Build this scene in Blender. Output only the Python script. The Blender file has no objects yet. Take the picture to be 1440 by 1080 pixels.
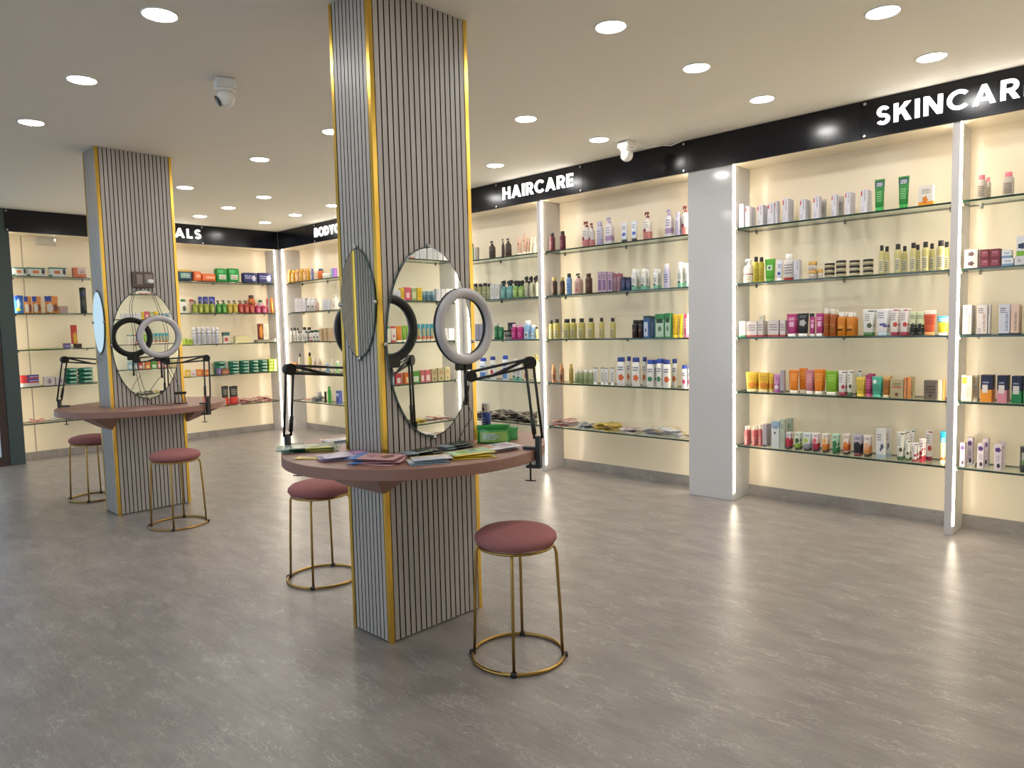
import bpy, math, random
from mathutils import Vector, Matrix

SC = bpy.context.scene
COL = SC.collection
# ------------------------------------------------------------------ camera
CAM_F, CAM_YAW, CAM_PITCH, CAM_ROLL = 1011.81, -0.767521, 0.0762018, -0.0238090
CAM_POS = Vector((9.35857, -5.07811, 1.35751))
cd = bpy.data.cameras.new('camera')
cam = bpy.data.objects.new('camera', cd)
COL.objects.link(cam)
_fw = Vector((math.cos(CAM_PITCH) * math.sin(CAM_YAW), math.cos(CAM_PITCH) * math.cos(CAM_YAW), -math.sin(CAM_PITCH)))
_r0 = Vector((math.cos(CAM_YAW), -math.sin(CAM_YAW), 0))
_u0 = _r0.cross(_fw)
_c, _s = math.cos(CAM_ROLL), math.sin(CAM_ROLL)
_r = _c * _r0 + _s * _u0
_u = -_s * _r0 + _c * _u0
cam.matrix_world = Matrix(((_r.x, _u.x, -_fw.x, CAM_POS.x), (_r.y, _u.y, -_fw.y, CAM_POS.y),
                           (_r.z, _u.z, -_fw.z, CAM_POS.z), (0, 0, 0, 1)))
cd.sensor_fit = 'HORIZONTAL'
cd.sensor_width = 36.0
cd.lens = CAM_F / 1440.0 * 36.0
cd.clip_start = 0.05
cd.clip_end = 200
SC.camera = cam
# ------------------------------------------------------------------ world, exposure
wd = bpy.data.worlds.new('daylight')
SC.world = wd
wd.use_nodes = True
_bg = wd.node_tree.nodes['Background']
_bg.inputs[0].default_value = (0.74, 0.86, 1.0, 1)
_bg.inputs[1].default_value = 0.9
SC.view_settings.view_transform = 'Standard'
SC.view_settings.look = 'None'
SC.view_settings.exposure = 1.1
SC.view_settings.gamma = 1.0
SC.view_settings.use_curve_mapping = False
LED_POWER = 13.5          # shelf strips
SPOT_POWER = 52.0         # ceiling downlights
SIGN_POWER = 2.6
LED_COL = (1.0, 0.87, 0.67)
SPOT_COL = (1.0, 0.985, 0.965)
CEIL = 2.78

# ------------------------------------------------------------------ helpers
def lin(h):
    h = h.lstrip('#')
    o = []
    for i in (0, 2, 4):
        v = int(h[i:i + 2], 16) / 255
        o.append(v / 12.92 if v <= 0.04045 else ((v + 0.055) / 1.055) ** 2.4)
    return (o[0], o[1], o[2], 1.0)

MATS = {}
def pbr(name, col, rough=0.5, metal=0.0, spec=0.5, emis=None, power=0.0, coat=0.0, trans=0.0):
    if name in MATS:
        return MATS[name]
    m = bpy.data.materials.new(name)
    m.use_nodes = True
    b = m.node_tree.nodes['Principled BSDF']
    b.inputs['Base Color'].default_value = lin(col) if isinstance(col, str) else (*col, 1)
    b.inputs['Roughness'].default_value = rough
    b.inputs['Metallic'].default_value = metal
    b.inputs['Specular IOR Level'].default_value = spec
    b.inputs['Coat Weight'].default_value = coat
    if emis:
        b.inputs['Emission Color'].default_value = (*emis, 1)
        b.inputs['Emission Strength'].default_value = power
    MATS[name] = m
    return m

def N(nt, t, **kw):
    n = nt.nodes.new(t)
    for k, v in kw.items():
        setattr(n, k, v)
    return n

def mth(nt, op, a, b=None, c=None):
    n = nt.nodes.new('ShaderNodeMath')
    n.operation = op
    for i, v in enumerate((a, b, c)):
        if v is None:
            continue
        if isinstance(v, (int, float)):
            n.inputs[i].default_value = v
        else:
            nt.links.new(v, n.inputs[i])
    return n.outputs[0]

def mixc(nt, fac, a, b):
    n = nt.nodes.new('ShaderNodeMix')
    n.data_type = 'RGBA'
    for s, v in ((n.inputs[0], fac), (n.inputs[6], a), (n.inputs[7], b)):
        if isinstance(v, (int, float)):
            s.default_value = v
        elif isinstance(v, tuple):
            s.default_value = v
        else:
            nt.links.new(v, s)
    return n.outputs[2]

def ink(h):
    """packaging inks sit a little deeper than their on-screen swatches"""
    return tuple(min(1.0, (v ** 1.12) * 0.86) for v in lin(h)[:3]) + (1.0,)

def printed(name, c, R=(), T=(), V=(), B=(), rough=0.42, x=0.0, vert='Z', metal=0.0):
    """flat print on packaging: rectangles R, text blocks T (lines) and V (upright), blobs B, in the piece's own 0..1 box"""
    if name in MATS:
        return MATS[name]
    m = bpy.data.materials.new(name)
    m.use_nodes = True
    nt = m.node_tree
    bs = nt.nodes['Principled BSDF']
    bs.inputs['Roughness'].default_value = rough
    bs.inputs['Metallic'].default_value = metal
    tc = N(nt, 'ShaderNodeTexCoord')
    sp = N(nt, 'ShaderNodeSeparateXYZ')
    nt.links.new(tc.outputs['Generated'], sp.inputs[0])
    u = sp.outputs['X']
    v = sp.outputs[vert]
    col = ink(c)
    def rect(u0, u1, v0, v1):
        return mth(nt, 'MULTIPLY', mth(nt, 'COMPARE', u, (u0 + u1) / 2, (u1 - u0) / 2), mth(nt, 'COMPARE', v, (v0 + v1) / 2, (v1 - v0) / 2))
    for (u0, u1, v0, v1, h) in R:
        col = mixc(nt, rect(u0, u1, v0, v1), col, ink(h))
    for (cu, cv, ru, rv, h) in B:
        du = mth(nt, 'MULTIPLY', mth(nt, 'SUBTRACT', u, cu), 1 / ru)
        dv = mth(nt, 'MULTIPLY', mth(nt, 'SUBTRACT', v, cv), 1 / rv)
        rr = mth(nt, 'ADD', mth(nt, 'MULTIPLY', du, du), mth(nt, 'MULTIPLY', dv, dv))
        ang = mth(nt, 'ARCTAN2', dv, du)
        pet = mth(nt, 'MULTIPLY_ADD', mth(nt, 'COSINE', mth(nt, 'MULTIPLY', ang, 5.0)), 0.22, 0.85)
        col = mixc(nt, mth(nt, 'LESS_THAN', rr, pet), col, ink(h))
    for up, L in ((False, T), (True, V)):
        for (u0, u1, v0, v1, h, n) in L:
            a, b_ = (v, u) if not up else (u, v)
            lo, hi = (v0, v1) if not up else (u0, u1)
            stripe = mth(nt, 'LESS_THAN', mth(nt, 'FRACT', mth(nt, 'MULTIPLY', mth(nt, 'SUBTRACT', a, lo), n / (hi - lo))), 0.5)
            cb = N(nt, 'ShaderNodeCombineXYZ')
            nt.links.new(mth(nt, 'MULTIPLY', b_, 22.0), cb.inputs[0])
            nt.links.new(mth(nt, 'FLOOR', mth(nt, 'MULTIPLY', mth(nt, 'SUBTRACT', a, lo), n / (hi - lo))), cb.inputs[1])
            nz = N(nt, 'ShaderNodeTexNoise')
            nz.inputs['Scale'].default_value = 1.0
            nz.inputs['Detail'].default_value = 0.0
            nt.links.new(cb.outputs[0], nz.inputs['Vector'])
            dash = mth(nt, 'GREATER_THAN', nz.outputs[0], 0.42)
            mk = mth(nt, 'MULTIPLY', mth(nt, 'MULTIPLY', stripe, dash), rect(u0, u1, v0, v1))
            col = mixc(nt, mk, col, ink(h))
    if isinstance(col, tuple):
        bs.inputs['Base Color'].default_value = col
    else:
        nt.links.new(col, bs.inputs['Base Color'])
    if x > 0:
        tr = N(nt, 'ShaderNodeBsdfTransparent')
        if isinstance(col, tuple):
            tr.inputs[0].default_value = col
        else:
            nt.links.new(col, tr.inputs[0])
        mx = N(nt, 'ShaderNodeMixShader')
        mx.inputs[0].default_value = x
        nt.links.new(bs.outputs[0], mx.inputs[1])
        nt.links.new(tr.outputs[0], mx.inputs[2])
        nt.links.new(mx.outputs[0], nt.nodes['Material Output'].inputs[0])
    MATS[name] = m
    return m

class MB:
    """collects one mesh"""
    def __init__(self):
        self.v, self.f, self.m, self.sm = [], [], [], []
        self.mi = 0
    def face(self, idx, smooth=False):
        self.f.append(tuple(idx)); self.m.append(self.mi); self.sm.append(smooth)
    def box(self, x0, x1, y0, y1, z0, z1, bev=0.0):
        if bev <= 0:
            b = len(self.v)
            self.v += [(x0, y0, z0), (x1, y0, z0), (x1, y1, z0), (x0, y1, z0), (x0, y0, z1), (x1, y0, z1), (x1, y1, z1), (x0, y1, z1)]
            for q in ((3, 2, 1, 0), (4, 5, 6, 7), (0, 1, 5, 4), (1, 2, 6, 5), (2, 3, 7, 6), (3, 0, 4, 7)):
                self.face([b + i for i in q])
            return self
        e = min(bev, (x1 - x0) / 2.01, (y1 - y0) / 2.01, (z1 - z0) / 2.01)
        def ring(i, z):
            return [(x0 + e - i, y0, z) if i == 0 else None]
        def outline(ins, z):
            a0, a1, b0, b1 = x0 + ins, x1 - ins, y0 + ins, y1 - ins
            k = e * 0.9
            return [(a0 + k, b0, z), (a1 - k, b0, z), (a1, b0 + k, z), (a1, b1 - k, z), (a1 - k, b1, z), (a0 + k, b1, z), (a0, b1 - k, z), (a0, b0 + k, z)]
        self.loft([outline(e, z0), outline(0, z0 + e), outline(0, z1 - e), outline(e, z1)], smooth=False)
        return self
    def loft(self, rings, smooth=True, cap=True, closed=True):
        b = len(self.v)
        n = len(rings[0])
        for r in rings:
            self.v += [tuple(p) for p in r]
        for i in range(len(rings) - 1):
            for j in range(n if closed else n - 1):
                k = (j + 1) % n
                self.face((b + i * n + j, b + i * n + k, b + (i + 1) * n + k, b + (i + 1) * n + j), smooth)
        if cap and closed:
            self.face([b + j for j in range(n)][::-1])
            self.face([b + (len(rings) - 1) * n + j for j in range(n)])
        return self
    def lathe(self, prof, n=14, cx=0, cy=0, sx=1.0, sy=1.0, smooth=True):
        rings = []
        for (r, z) in prof:
            rings.append([(cx + sx * r * math.cos(2 * math.pi * j / n), cy + sy * r * math.sin(2 * math.pi * j / n), z) for j in range(n)])
        return self.loft(rings, smooth)
    def tube(self, pts, r, n=8, closed=False, smooth=True):
        pts = [Vector(p) for p in pts]
        m = len(pts)
        rings = []
        up = Vector((0, 0, 1))
        prev = None
        for i, p in enumerate(pts):
            if closed:
                t = (pts[(i + 1) % m] - pts[i - 1]).normalized()
            else:
                t = (pts[min(i + 1, m - 1)] - pts[max(i - 1, 0)]).normalized()
            if prev is None:
                a = t.cross(up)
                if a.length < 0.05:
                    a = t.cross(Vector((1, 0, 0)))
            else:
                a = prev - t * prev.dot(t)
            a.normalize()
            prev = a
            b = t.cross(a)
            rr = r[i] if isinstance(r, (list, tuple)) else r
            rings.append([p + rr * (math.cos(2 * math.pi * j / n) * a + math.sin(2 * math.pi * j / n) * b) for j in range(n)])
        if closed:
            rings.append(rings[0])
        return self.loft(rings, smooth, cap=not closed)
    def prism(self, pts, z0, z1):
        b = len(self.v); n = len(pts)
        self.v += [(x, y, z0) for x, y in pts] + [(x, y, z1) for x, y in pts]
        self.face([b + i for i in range(n)][::-1]); self.face([b + n + i for i in range(n)])
        for i in range(n):
            j = (i + 1) % n
            self.face((b + i, b + j, b + n + j, b + n + i))
        return self
    def mesh(self, name, *mats):
        me = bpy.data.meshes.new(name)
        me.from_pydata(self.v, [], self.f)
        for m in mats:
            me.materials.append(m)
        me.polygons.foreach_set('material_index', self.m)
        me.polygons.foreach_set('use_smooth', self.sm)
        me.update()
        return me

def link(name, data, parent=None, loc=None, rotz=None):
    o = bpy.data.objects.new(name, data)
    COL.objects.link(o)
    if parent is not None:
        o.parent = parent
    if loc is not None:
        o.location = loc
    if rotz is not None:
        o.rotation_euler = (0, 0, rotz)
    return o

def tag(o, label, cat, group=None):
    o['label'] = label
    o['category'] = cat
    if group:
        o['group'] = group
    return o

def thing(name, label, cat, loc=(0, 0, 0), rotz=0.0, group=None):
    return tag(link(name, None, None, loc, rotz), label, cat, group)

def struct(name, data, parent=None, loc=None):
    o = link(name, data, parent, loc)
    if parent is None:
        o['kind'] = 'structure'
    return o

# ------------------------------------------------------------------ surface materials
def mat_floor():
    m = bpy.data.materials.new('vinyl_floor'); m.use_nodes = True
    nt = m.node_tree; bs = nt.nodes['Principled BSDF']
    tc = N(nt, 'ShaderNodeTexCoord')
    def noise(scale, det, sx, sy, rot=0.0, rough=0.55, dist=0.0):
        mp = N(nt, 'ShaderNodeMapping'); mp.inputs['Scale'].default_value = (sx, sy, 1); mp.inputs['Rotation'].default_value = (0, 0, rot)
        nt.links.new(tc.outputs['Object'], mp.inputs[0])
        n = N(nt, 'ShaderNodeTexNoise'); n.inputs['Scale'].default_value = scale; n.inputs['Detail'].default_value = det
        n.inputs['Roughness'].default_value = rough; n.inputs['Distortion'].default_value = dist
        nt.links.new(mp.outputs[0], n.inputs['Vector'])
        return n.outputs[0]
    def ramp(f, a, b):
        r = N(nt, 'ShaderNodeMapRange'); r.inputs[1].default_value = a; r.inputs[2].default_value = b
        nt.links.new(f, r.inputs[0]); return r.outputs[0]
    A = 0.0
    patch = ramp(noise(3.6, 3, 1.0, 2.2, A), 0.36, 0.66)
    streak = ramp(noise(22, 5, 0.30, 2.6, A, 0.72, 0.4), 0.34, 0.70)
    fine = ramp(noise(120, 3, 0.7, 1.5, A, 0.6), 0.3, 0.7)
    col = mixc(nt, patch, lin('7F7875'), lin('938C88'))
    col = mixc(nt, mth(nt, 'MULTIPLY', streak, 0.34), col, lin('B0A9A4'))
    col = mixc(nt, mth(nt, 'MULTIPLY', fine, 0.26), col, lin('625C59'))
    # crackled clusters of pale hair veins
    def crackle(scale, sx, sy, w, dist):
        mp = N(nt, 'ShaderNodeMapping'); mp.inputs['Scale'].default_value = (sx, sy, 1); mp.inputs['Rotation'].default_value = (0, 0, 0.25)
        nt.links.new(tc.outputs['Object'], mp.inputs[0])
        wn = N(nt, 'ShaderNodeTexNoise'); wn.inputs['Scale'].default_value = scale * 0.8; wn.inputs['Detail'].default_value = 3
        nt.links.new(mp.outputs[0], wn.inputs['Vector'])
        va = N(nt, 'ShaderNodeVectorMath', operation='MULTIPLY_ADD'); va.inputs[1].default_value = (dist, dist, 0)
        nt.links.new(wn.outputs['Color'], va.inputs[0]); nt.links.new(mp.outputs[0], va.inputs[2])
        vo = N(nt, 'ShaderNodeTexVoronoi', feature='DISTANCE_TO_EDGE'); vo.inputs['Scale'].default_value = scale
        nt.links.new(va.outputs[0], vo.inputs['Vector'])
        return mth(nt, 'LESS_THAN', vo.outputs['Distance'], w)
    gate = ramp(noise(6.5, 3, 0.8, 1.7), 0.50, 0.56)
    gate2 = ramp(noise(3.2, 2, 0.8, 1.7, 0.6), 0.46, 0.55)
    v = mth(nt, 'MULTIPLY', crackle(24, 0.5, 1.6, 0.020, 0.10), gate)
    v2 = mth(nt, 'MULTIPLY', crackle(60, 0.6, 1.5, 0.050, 0.04), mth(nt, 'MULTIPLY', gate, gate2))
    col = mixc(nt, mth(nt, 'MULTIPLY', v, 0.34), col, lin('CFC9C5'))
    col = mixc(nt, mth(nt, 'MULTIPLY', v2, 0.22), col, lin('CFC9C5'))
    nt.links.new(col, bs.inputs['Base Color'])
    rg = N(nt, 'ShaderNodeMapRange'); rg.inputs[3].default_value = 0.27; rg.inputs[4].default_value = 0.40
    nt.links.new(fine, rg.inputs[0]); nt.links.new(rg.outputs[0], bs.inputs['Roughness'])
    bs.inputs['Specular IOR Level'].default_value = 0.42
    bp = N(nt, 'ShaderNodeBump'); bp.inputs['Strength'].default_value = 0.05; bp.inputs['Distance'].default_value = 0.002
    nt.links.new(fine, bp.inputs['Height']); nt.links.new(bp.outputs[0], bs.inputs['Normal'])
    return m

def mat_slat():
    m = bpy.data.materials.new('grey_wood_slat'); m.use_nodes = True
    nt = m.node_tree; bs = nt.nodes['Principled BSDF']
    tc = N(nt, 'ShaderNodeTexCoord'); oi = N(nt, 'ShaderNodeObjectInfo')
    mp = N(nt, 'ShaderNodeMapping'); mp.inputs['Scale'].default_value = (60, 60, 2.2)
    ad = N(nt, 'ShaderNodeVectorMath'); ad.operation = 'ADD'
    nt.links.new(tc.outputs['Object'], mp.inputs[0]); nt.links.new(mp.outputs[0], ad.inputs[0])
    cb = N(nt, 'ShaderNodeCombineXYZ')
    nt.links.new(mth(nt, 'MULTIPLY', oi.outputs['Random'], 40.0), cb.inputs[2]); nt.links.new(cb.outputs[0], ad.inputs[1])
    n = N(nt, 'ShaderNodeTexNoise'); n.inputs['Scale'].default_value = 1.0; n.inputs['Detail'].default_value = 5
    nt.links.new(ad.outputs[0], n.inputs['Vector'])
    col = mixc(nt, n.outputs[0], lin('928C86'), lin('BEB7B0'))
    nt.links.new(col, bs.inputs['Base Color'])
    bs.inputs['Roughness'].default_value = 0.42
    return m

def mat_ceiling():
    m = pbr('ceiling_paint', 'E2DCD0', 0.85)
    nt = m.node_tree
    n = N(nt, 'ShaderNodeTexNoise'); n.inputs['Scale'].default_value = 60
    bp = N(nt, 'ShaderNodeBump'); bp.inputs['Strength'].default_value = 0.02
    nt.links.new(n.outputs[0], bp.inputs['Height']); nt.links.new(bp.outputs[0], nt.nodes['Principled BSDF'].inputs['Normal'])
    return m

def mat_glass(name, tint, rough=0.0, fac=1.45):
    m = bpy.data.materials.new(name); m.use_nodes = True
    nt = m.node_tree
    tr = N(nt, 'ShaderNodeBsdfTransparent'); tr.inputs[0].default_value = (*tint, 1)
    gl = N(nt, 'ShaderNodeBsdfGlossy'); gl.inputs['Roughness'].default_value = rough
    lw = N(nt, 'ShaderNodeLayerWeight'); lw.inputs[0].default_value = 0.5
    fr = N(nt, 'ShaderNodeMath', operation='MULTIPLY_ADD'); fr.inputs[1].default_value = 0.55; fr.inputs[2].default_value = 0.035
    nt.links.new(mth(nt, 'POWER', lw.outputs['Facing'], 4.0), fr.inputs[0])
    mx = N(nt, 'ShaderNodeMixShader')
    nt.links.new(fr.outputs[0], mx.inputs[0]); nt.links.new(tr.outputs[0], mx.inputs[1]); nt.links.new(gl.outputs[0], mx.inputs[2])
    nt.links.new(mx.outputs[0], nt.nodes['Material Output'].inputs[0])
    return m

def mat_laminate():
    m = pbr('cream_laminate', 'E6D8BF', 0.22, spec=0.45)
    return m

M_FLOOR = mat_floor(); M_SLAT = mat_slat(); M_CEIL = mat_ceiling(); M_LAM = mat_laminate()
M_GLASS = mat_glass('shelf_glass', (0.93, 0.985, 0.955))
M_PANE = mat_glass('window_glass', (0.97, 0.985, 0.98))
def mat_frost():
    m = bpy.data.materials.new('frosted_blue_glass'); m.use_nodes = True
    nt = m.node_tree
    tl = N(nt, 'ShaderNodeBsdfTranslucent'); tl.inputs[0].default_value = (0.80, 0.87, 0.9, 1)
    gl = N(nt, 'ShaderNodeBsdfGlossy'); gl.inputs['Roughness'].default_value = 0.15
    mx = N(nt, 'ShaderNodeMixShader'); mx.inputs[0].default_value = 0.06
    nt.links.new(tl.outputs[0], mx.inputs[1]); nt.links.new(gl.outputs[0], mx.inputs[2])
    nt.links.new(mx.outputs[0], nt.nodes['Material Output'].inputs[0])
    return m
M_FROST = mat_frost()
M_EDGE = pbr('green_glass_edge', '163326', 0.08, spec=0.8)
M_WHITE = pbr('white_gloss_laminate', 'C3C3C4', 0.10, spec=0.5)
M_POST = pbr('white_post', 'C2BEBE', 0.3)
M_PLASTER = pbr('cream_plaster', 'D9D0C0', 0.8)
M_FASCIA = pbr('navy_black_acrylic', '0C0D16', 0.20, spec=0.35)
M_LED = pbr('led_diffuser', 'FFFFFF', 0.5, emis=LED_COL, power=LED_POWER)
M_SPOT = pbr('downlight_diffuser', 'FFFFFF', 0.5, emis=SPOT_COL, power=SPOT_POWER)
M_SIGN = pbr('lit_letter', 'FFFFFF', 0.5, emis=(1.0, 0.96, 0.9), power=SIGN_POWER)
M_STEEL = pbr('steel', 'B9B9B6', 0.25, 1.0)
M_CLIP = pbr('nickel_clip', '77736B', 0.35, 1.0)
M_GOLD = pbr('brushed_gold', 'E8C05A', 0.28, 1.0)
M_BRASS = pbr('brass_tube', 'A98A4E', 0.28, 1.0)
M_DARK = pbr('groove_black', '070606', 0.9, spec=0.1)
M_BLACK = pbr('black_plastic', '121113', 0.45)
M_BLACKMETAL = pbr('black_metal', '0E0D0E', 0.35, spec=0.6)
M_PINK = pbr('rose_velvet', '94605F', 0.85, spec=0.2)
M_MIRROR = pbr('mirror_silver', 'F0F4F0', 0.0, 1.0)
M_BACKSILVER = pbr('mirror_edge', '55625E', 0.2, 0.3)
M_TABLE = pbr('mauve_laminate', '8C6558', 0.42)
M_TEAL = pbr('dark_teal_panel', '3A4A4C', 0.4)
M_BROWN = pbr('brown_frame', '3B2C28', 0.4)
M_PLASTW = pbr('white_plastic', 'E4E1DC', 0.35)
M_RING = pbr('ring_diffuser', 'B4B0B2', 0.25)
# ================================================================== SHELL
X_END, Y_BACK, DEP, XC = 10.22, -7.0, 0.28, 9.94   # XC: front plane of the third shelving run, seen only in the mirrors
def slab(x0, x1, y0, y1, z0, z1, name, mat):
    return MB().box(x0, x1, y0, y1, z0, z1).mesh(name, mat)
struct('floor', slab(-6.0, X_END + 0.1, Y_BACK - 6.0, 0.40, -0.06, 0.0, 'floor', M_FLOOR))
struct('ceiling', slab(-0.40, X_END, Y_BACK, 0.40, CEIL, CEIL + 0.1, 'ceiling', M_CEIL))
struct('wall_back', slab(-0.40, X_END, DEP, 0.40, 0, CEIL, 'wall_back', M_LAM))
struct('wall_left', slab(-0.40, -DEP, -3.30, DEP, 0, CEIL, 'wall_left', M_LAM))
struct('wall_right', slab(X_END, X_END + 0.1, Y_BACK, 0.40, 0, CEIL, 'wall_right', M_PLASTER))
# joint lines of the back panels
for i, y in enumerate((-2.985,)):
    struct('trim_%d' % (i + 1), slab(-DEP, -DEP + 0.003, y - 0.006, y + 0.006, 0.085, 2.535, 'trim', pbr('joint_grey', 'A79C8C', 0.6)))

# ---- shelving: bays along wall B (y=0 front) as (x0,x1), along wall A (x=0 front) as (y0,y1)
SHELF_Z = {1: 2.070, 2: 1.660, 3: 1.255, 4: 0.845, 5: 0.432}
SOFFIT = 2.535
BAYS = {'body': ('B', 0.072, 1.500), 'body2': ('B', 1.545, 2.950), 'hair1': ('B', 3.330, 4.830), 'hair2': ('B', 4.875, 6.410),
        'skin': ('B', 6.786, 8.212), 'skin2': ('B', 8.254, 9.868), 'mir1': ('C', -1.560, -0.060), 'mir2': ('C', -3.060, -1.605),
        'ess1': ('A', -3.153, -1.640), 'ess2': ('A', -1.595, -0.060)}
# boxed soffit above the shelves, skirting below
struct('trim_2', slab(0.0, XC, 0.0, DEP, SOFFIT, CEIL, 'soffit', M_LAM))
struct('trim_3', slab(-DEP, 0.0, -3.153, 0.0, SOFFIT, CEIL, 'soffit', M_LAM))
struct('trim_9', slab(XC, XC + DEP, -3.060, DEP, SOFFIT, CEIL, 'soffit', M_LAM))
M_SKIRT = M_FLOOR
for k, (w, a, b) in BAYS.items():
    nm = 'baseboard_' + k
    if w == 'B':
        struct(nm, slab(a, b, DEP - 0.012, DEP, 0, 0.085, 'baseboard', M_SKIRT))
    elif w == 'C':
        struct(nm, slab(XC + DEP - 0.012, XC + DEP, a, b, 0, 0.085, 'baseboard', M_SKIRT))
    else:
        struct(nm, slab(-DEP, -DEP + 0.012, a, b, 0, 0.085, 'baseboard', M_SKIRT))
# corner strips where the two runs meet
mb = MB(); mb.box(-DEP, 0.0, -0.060, 0.0, 0, SOFFIT); mb.box(0.0, 0.072, 0.0, DEP, 0, SOFFIT)
struct('trim_4', mb.mesh('corner_post', M_POST))
mb = MB(); mb.box(XC, XC + DEP, -0.060, 0.0, 0, SOFFIT); mb.box(9.868, XC, 0.0, DEP, 0, SOFFIT)
struct('trim_10', mb.mesh('corner_post', M_POST))
# white glossy pilasters
def pilaster(n, x0, x1):
    o = struct('trim_%d' % n, MB().box(x0, x1, 0.0, DEP, 0, SOFFIT, 0.003).mesh('pilaster', M_WHITE))
    return o
pilaster(5, 6.410, 6.786); pilaster(6, 2.950, 3.330);
# dark green end panel and glazed entrance
struct('trim_8', MB().box(-0.40, 0.012, -3.293, -3.153, 0, CEIL, 0.004).mesh('end_panel', M_TEAL))

def led(parent, x0, x1, y0, y1, z0=0.06, z1=SOFFIT - 0.004):
    return link('led_strip', MB().box(x0, x1, y0, y1, z0, z1, 0.003).mesh('led_strip', M_LED), parent)

def divider(x0, x1, label):
    t = thing('shelf_divider', label, 'divider', ((x0 + x1) / 2, 0, 0), 0, 'white shelf dividers')
    h = (x1 - x0) / 2
    link('panel', MB().box(-h, h, 0.0, DEP - 0.001, 0, SOFFIT - 0.001, 0.002).mesh('panel', M_POST), t)
    led(t, h, h + 0.011, 0.002, 0.015)
    led(t, -h - 0.007, -h, 0.035, 0.052)
    return t
divider(1.500, 1.545, 'white shelf divider with LED strip beside the bodycare bottles')
divider(4.830, 4.875, 'white shelf divider with LED strip under the HAIRCARE letters')
divider(8.212, 8.254, 'white shelf divider with LED strip under the SKINCARE letters')
t = thing('shelf_divider', 'white shelf divider with LED strip behind the far column', 'divider', (0, -1.6175, 0), math.pi / 2, 'white shelf dividers')
link('panel', MB().box(-0.0225, 0.0225, 0.0, DEP - 0.001, 0, SOFFIT - 0.001, 0.002).mesh('panel', M_POST), t)
led(t, 0.0225, 0.0335, 0.002, 0.015); led(t, -0.0295, -0.0225, 0.035, 0.052)
t = thing('shelf_divider', 'white shelf divider with LED strips between the two mirrored bays', 'divider', (XC, -1.5825, 0), -math.pi / 2, 'white shelf dividers')
link('panel', MB().box(-0.0225, 0.0225, 0.0, DEP - 0.001, 0, SOFFIT - 0.001, 0.002).mesh('panel', M_POST), t)
led(t, 0.0225, 0.0335, 0.002, 0.015); led(t, -0.0295, -0.0225, 0.035, 0.052)
struct('trim_11', slab(XC, X_END, -3.100, -3.060, 0, CEIL, 'end_panel', M_POST))
def lone_led(label, x0, x1, y0, y1):
    o = link('led_strip', MB().box(x0, x1, y0, y1, 0.06, SOFFIT - 0.004, 0.003).mesh('led_strip', M_LED))
    tag(o, label, 'light strip')
lone_led('vertical LED strip on the white pilaster beside the skincare cartons', 6.787, 6.798, 0.002, 0.015)
lone_led('vertical LED strip on the white pilaster beside the haircare pump bottles', 6.401, 6.408, 0.035, 0.052)
lone_led('vertical LED strip at the inner corner on the bodycare side', 0.073, 0.085, 0.002, 0.015)
lone_led('vertical LED strip at the inner corner on the essentials side', -0.015, -0.002, -0.072, -0.061)
lone_led('vertical LED strip on the green end panel beside the essentials', -0.052, -0.035, -3.152, -3.145)
lone_led('vertical LED strip at the mirrored corner on the skincare side', 9.856, 9.867, 0.002, 0.015)
lone_led('vertical LED strip at the mirrored corner on the third shelving run', XC + 0.002, XC + 0.015, -0.072, -0.061)
lone_led('vertical LED strip on the hidden pilaster facing bodycare', 2.941, 2.948, 0.035, 0.052)
lone_led('vertical LED strip on the hidden pilaster facing haircare', 3.331, 3.342, 0.002, 0.015)

BAYNAME = {'body': 'bodycare bay', 'body2': 'bay beyond bodycare', 'hair1': 'haircare bay behind the slatted column', 'hair2': 'haircare bay beside the pilaster',
           'skin': 'skincare bay beside the pilaster', 'skin2': 'skincare bay past the divider', 'mir1': 'bay reflected in the oval mirrors',
           'mir2': 'bay beyond the mirrored one', 'ess1': 'essentials bay by the green panel', 'ess2': 'essentials bay by the inner corner'}
SHNAME = {1: 'top', 2: 'second', 3: 'third', 4: 'fourth', 5: 'bottom'}
CLIP = MB().box(-0.006, 0.006, -0.018, 0.0, -0.018, 0.0, 0.002).mesh('clip', M_CLIP)
def glass_shelf(bay, s):
    w, a, b = BAYS[bay]
    L = b - a - 0.006
    z = SHELF_Z[s]
    t = thing('glass_shelf', 'clear glass shelf, %s one in the %s' % (SHNAME[s], BAYNAME[bay]), 'shelf',
              {'B': ((a + b) / 2, 0, z), 'A': (0, (a + b) / 2, z), 'C': (XC, (a + b) / 2, z)}[w], {'B': 0, 'A': math.pi / 2, 'C': -math.pi / 2}[w], 'glass shelves')
    key = 'pane_' + bay
    me = bpy.data.meshes.get(key)
    if me is None:
        mb = MB()
        mb.box(-L / 2, L / 2, 0.024, DEP - 0.002, -0.012, 0.0)
        mb.m = [0, 0, 1, 1, 1, 1]
        me = mb.mesh(key, M_GLASS, M_EDGE)
    link('pane', me, t)
    for fx in (-0.46, 0.0, 0.46):
        link('clip', CLIP, t, (fx * L, DEP - 0.004, -0.012))
    for sx in (-1, 1):
        link('clip', CLIP, t, (sx * (L / 2 - 0.006), 0.075, -0.012))
    return t
for bay in BAYS:
    for s in SHELF_Z:
        glass_shelf(bay, s)

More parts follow.
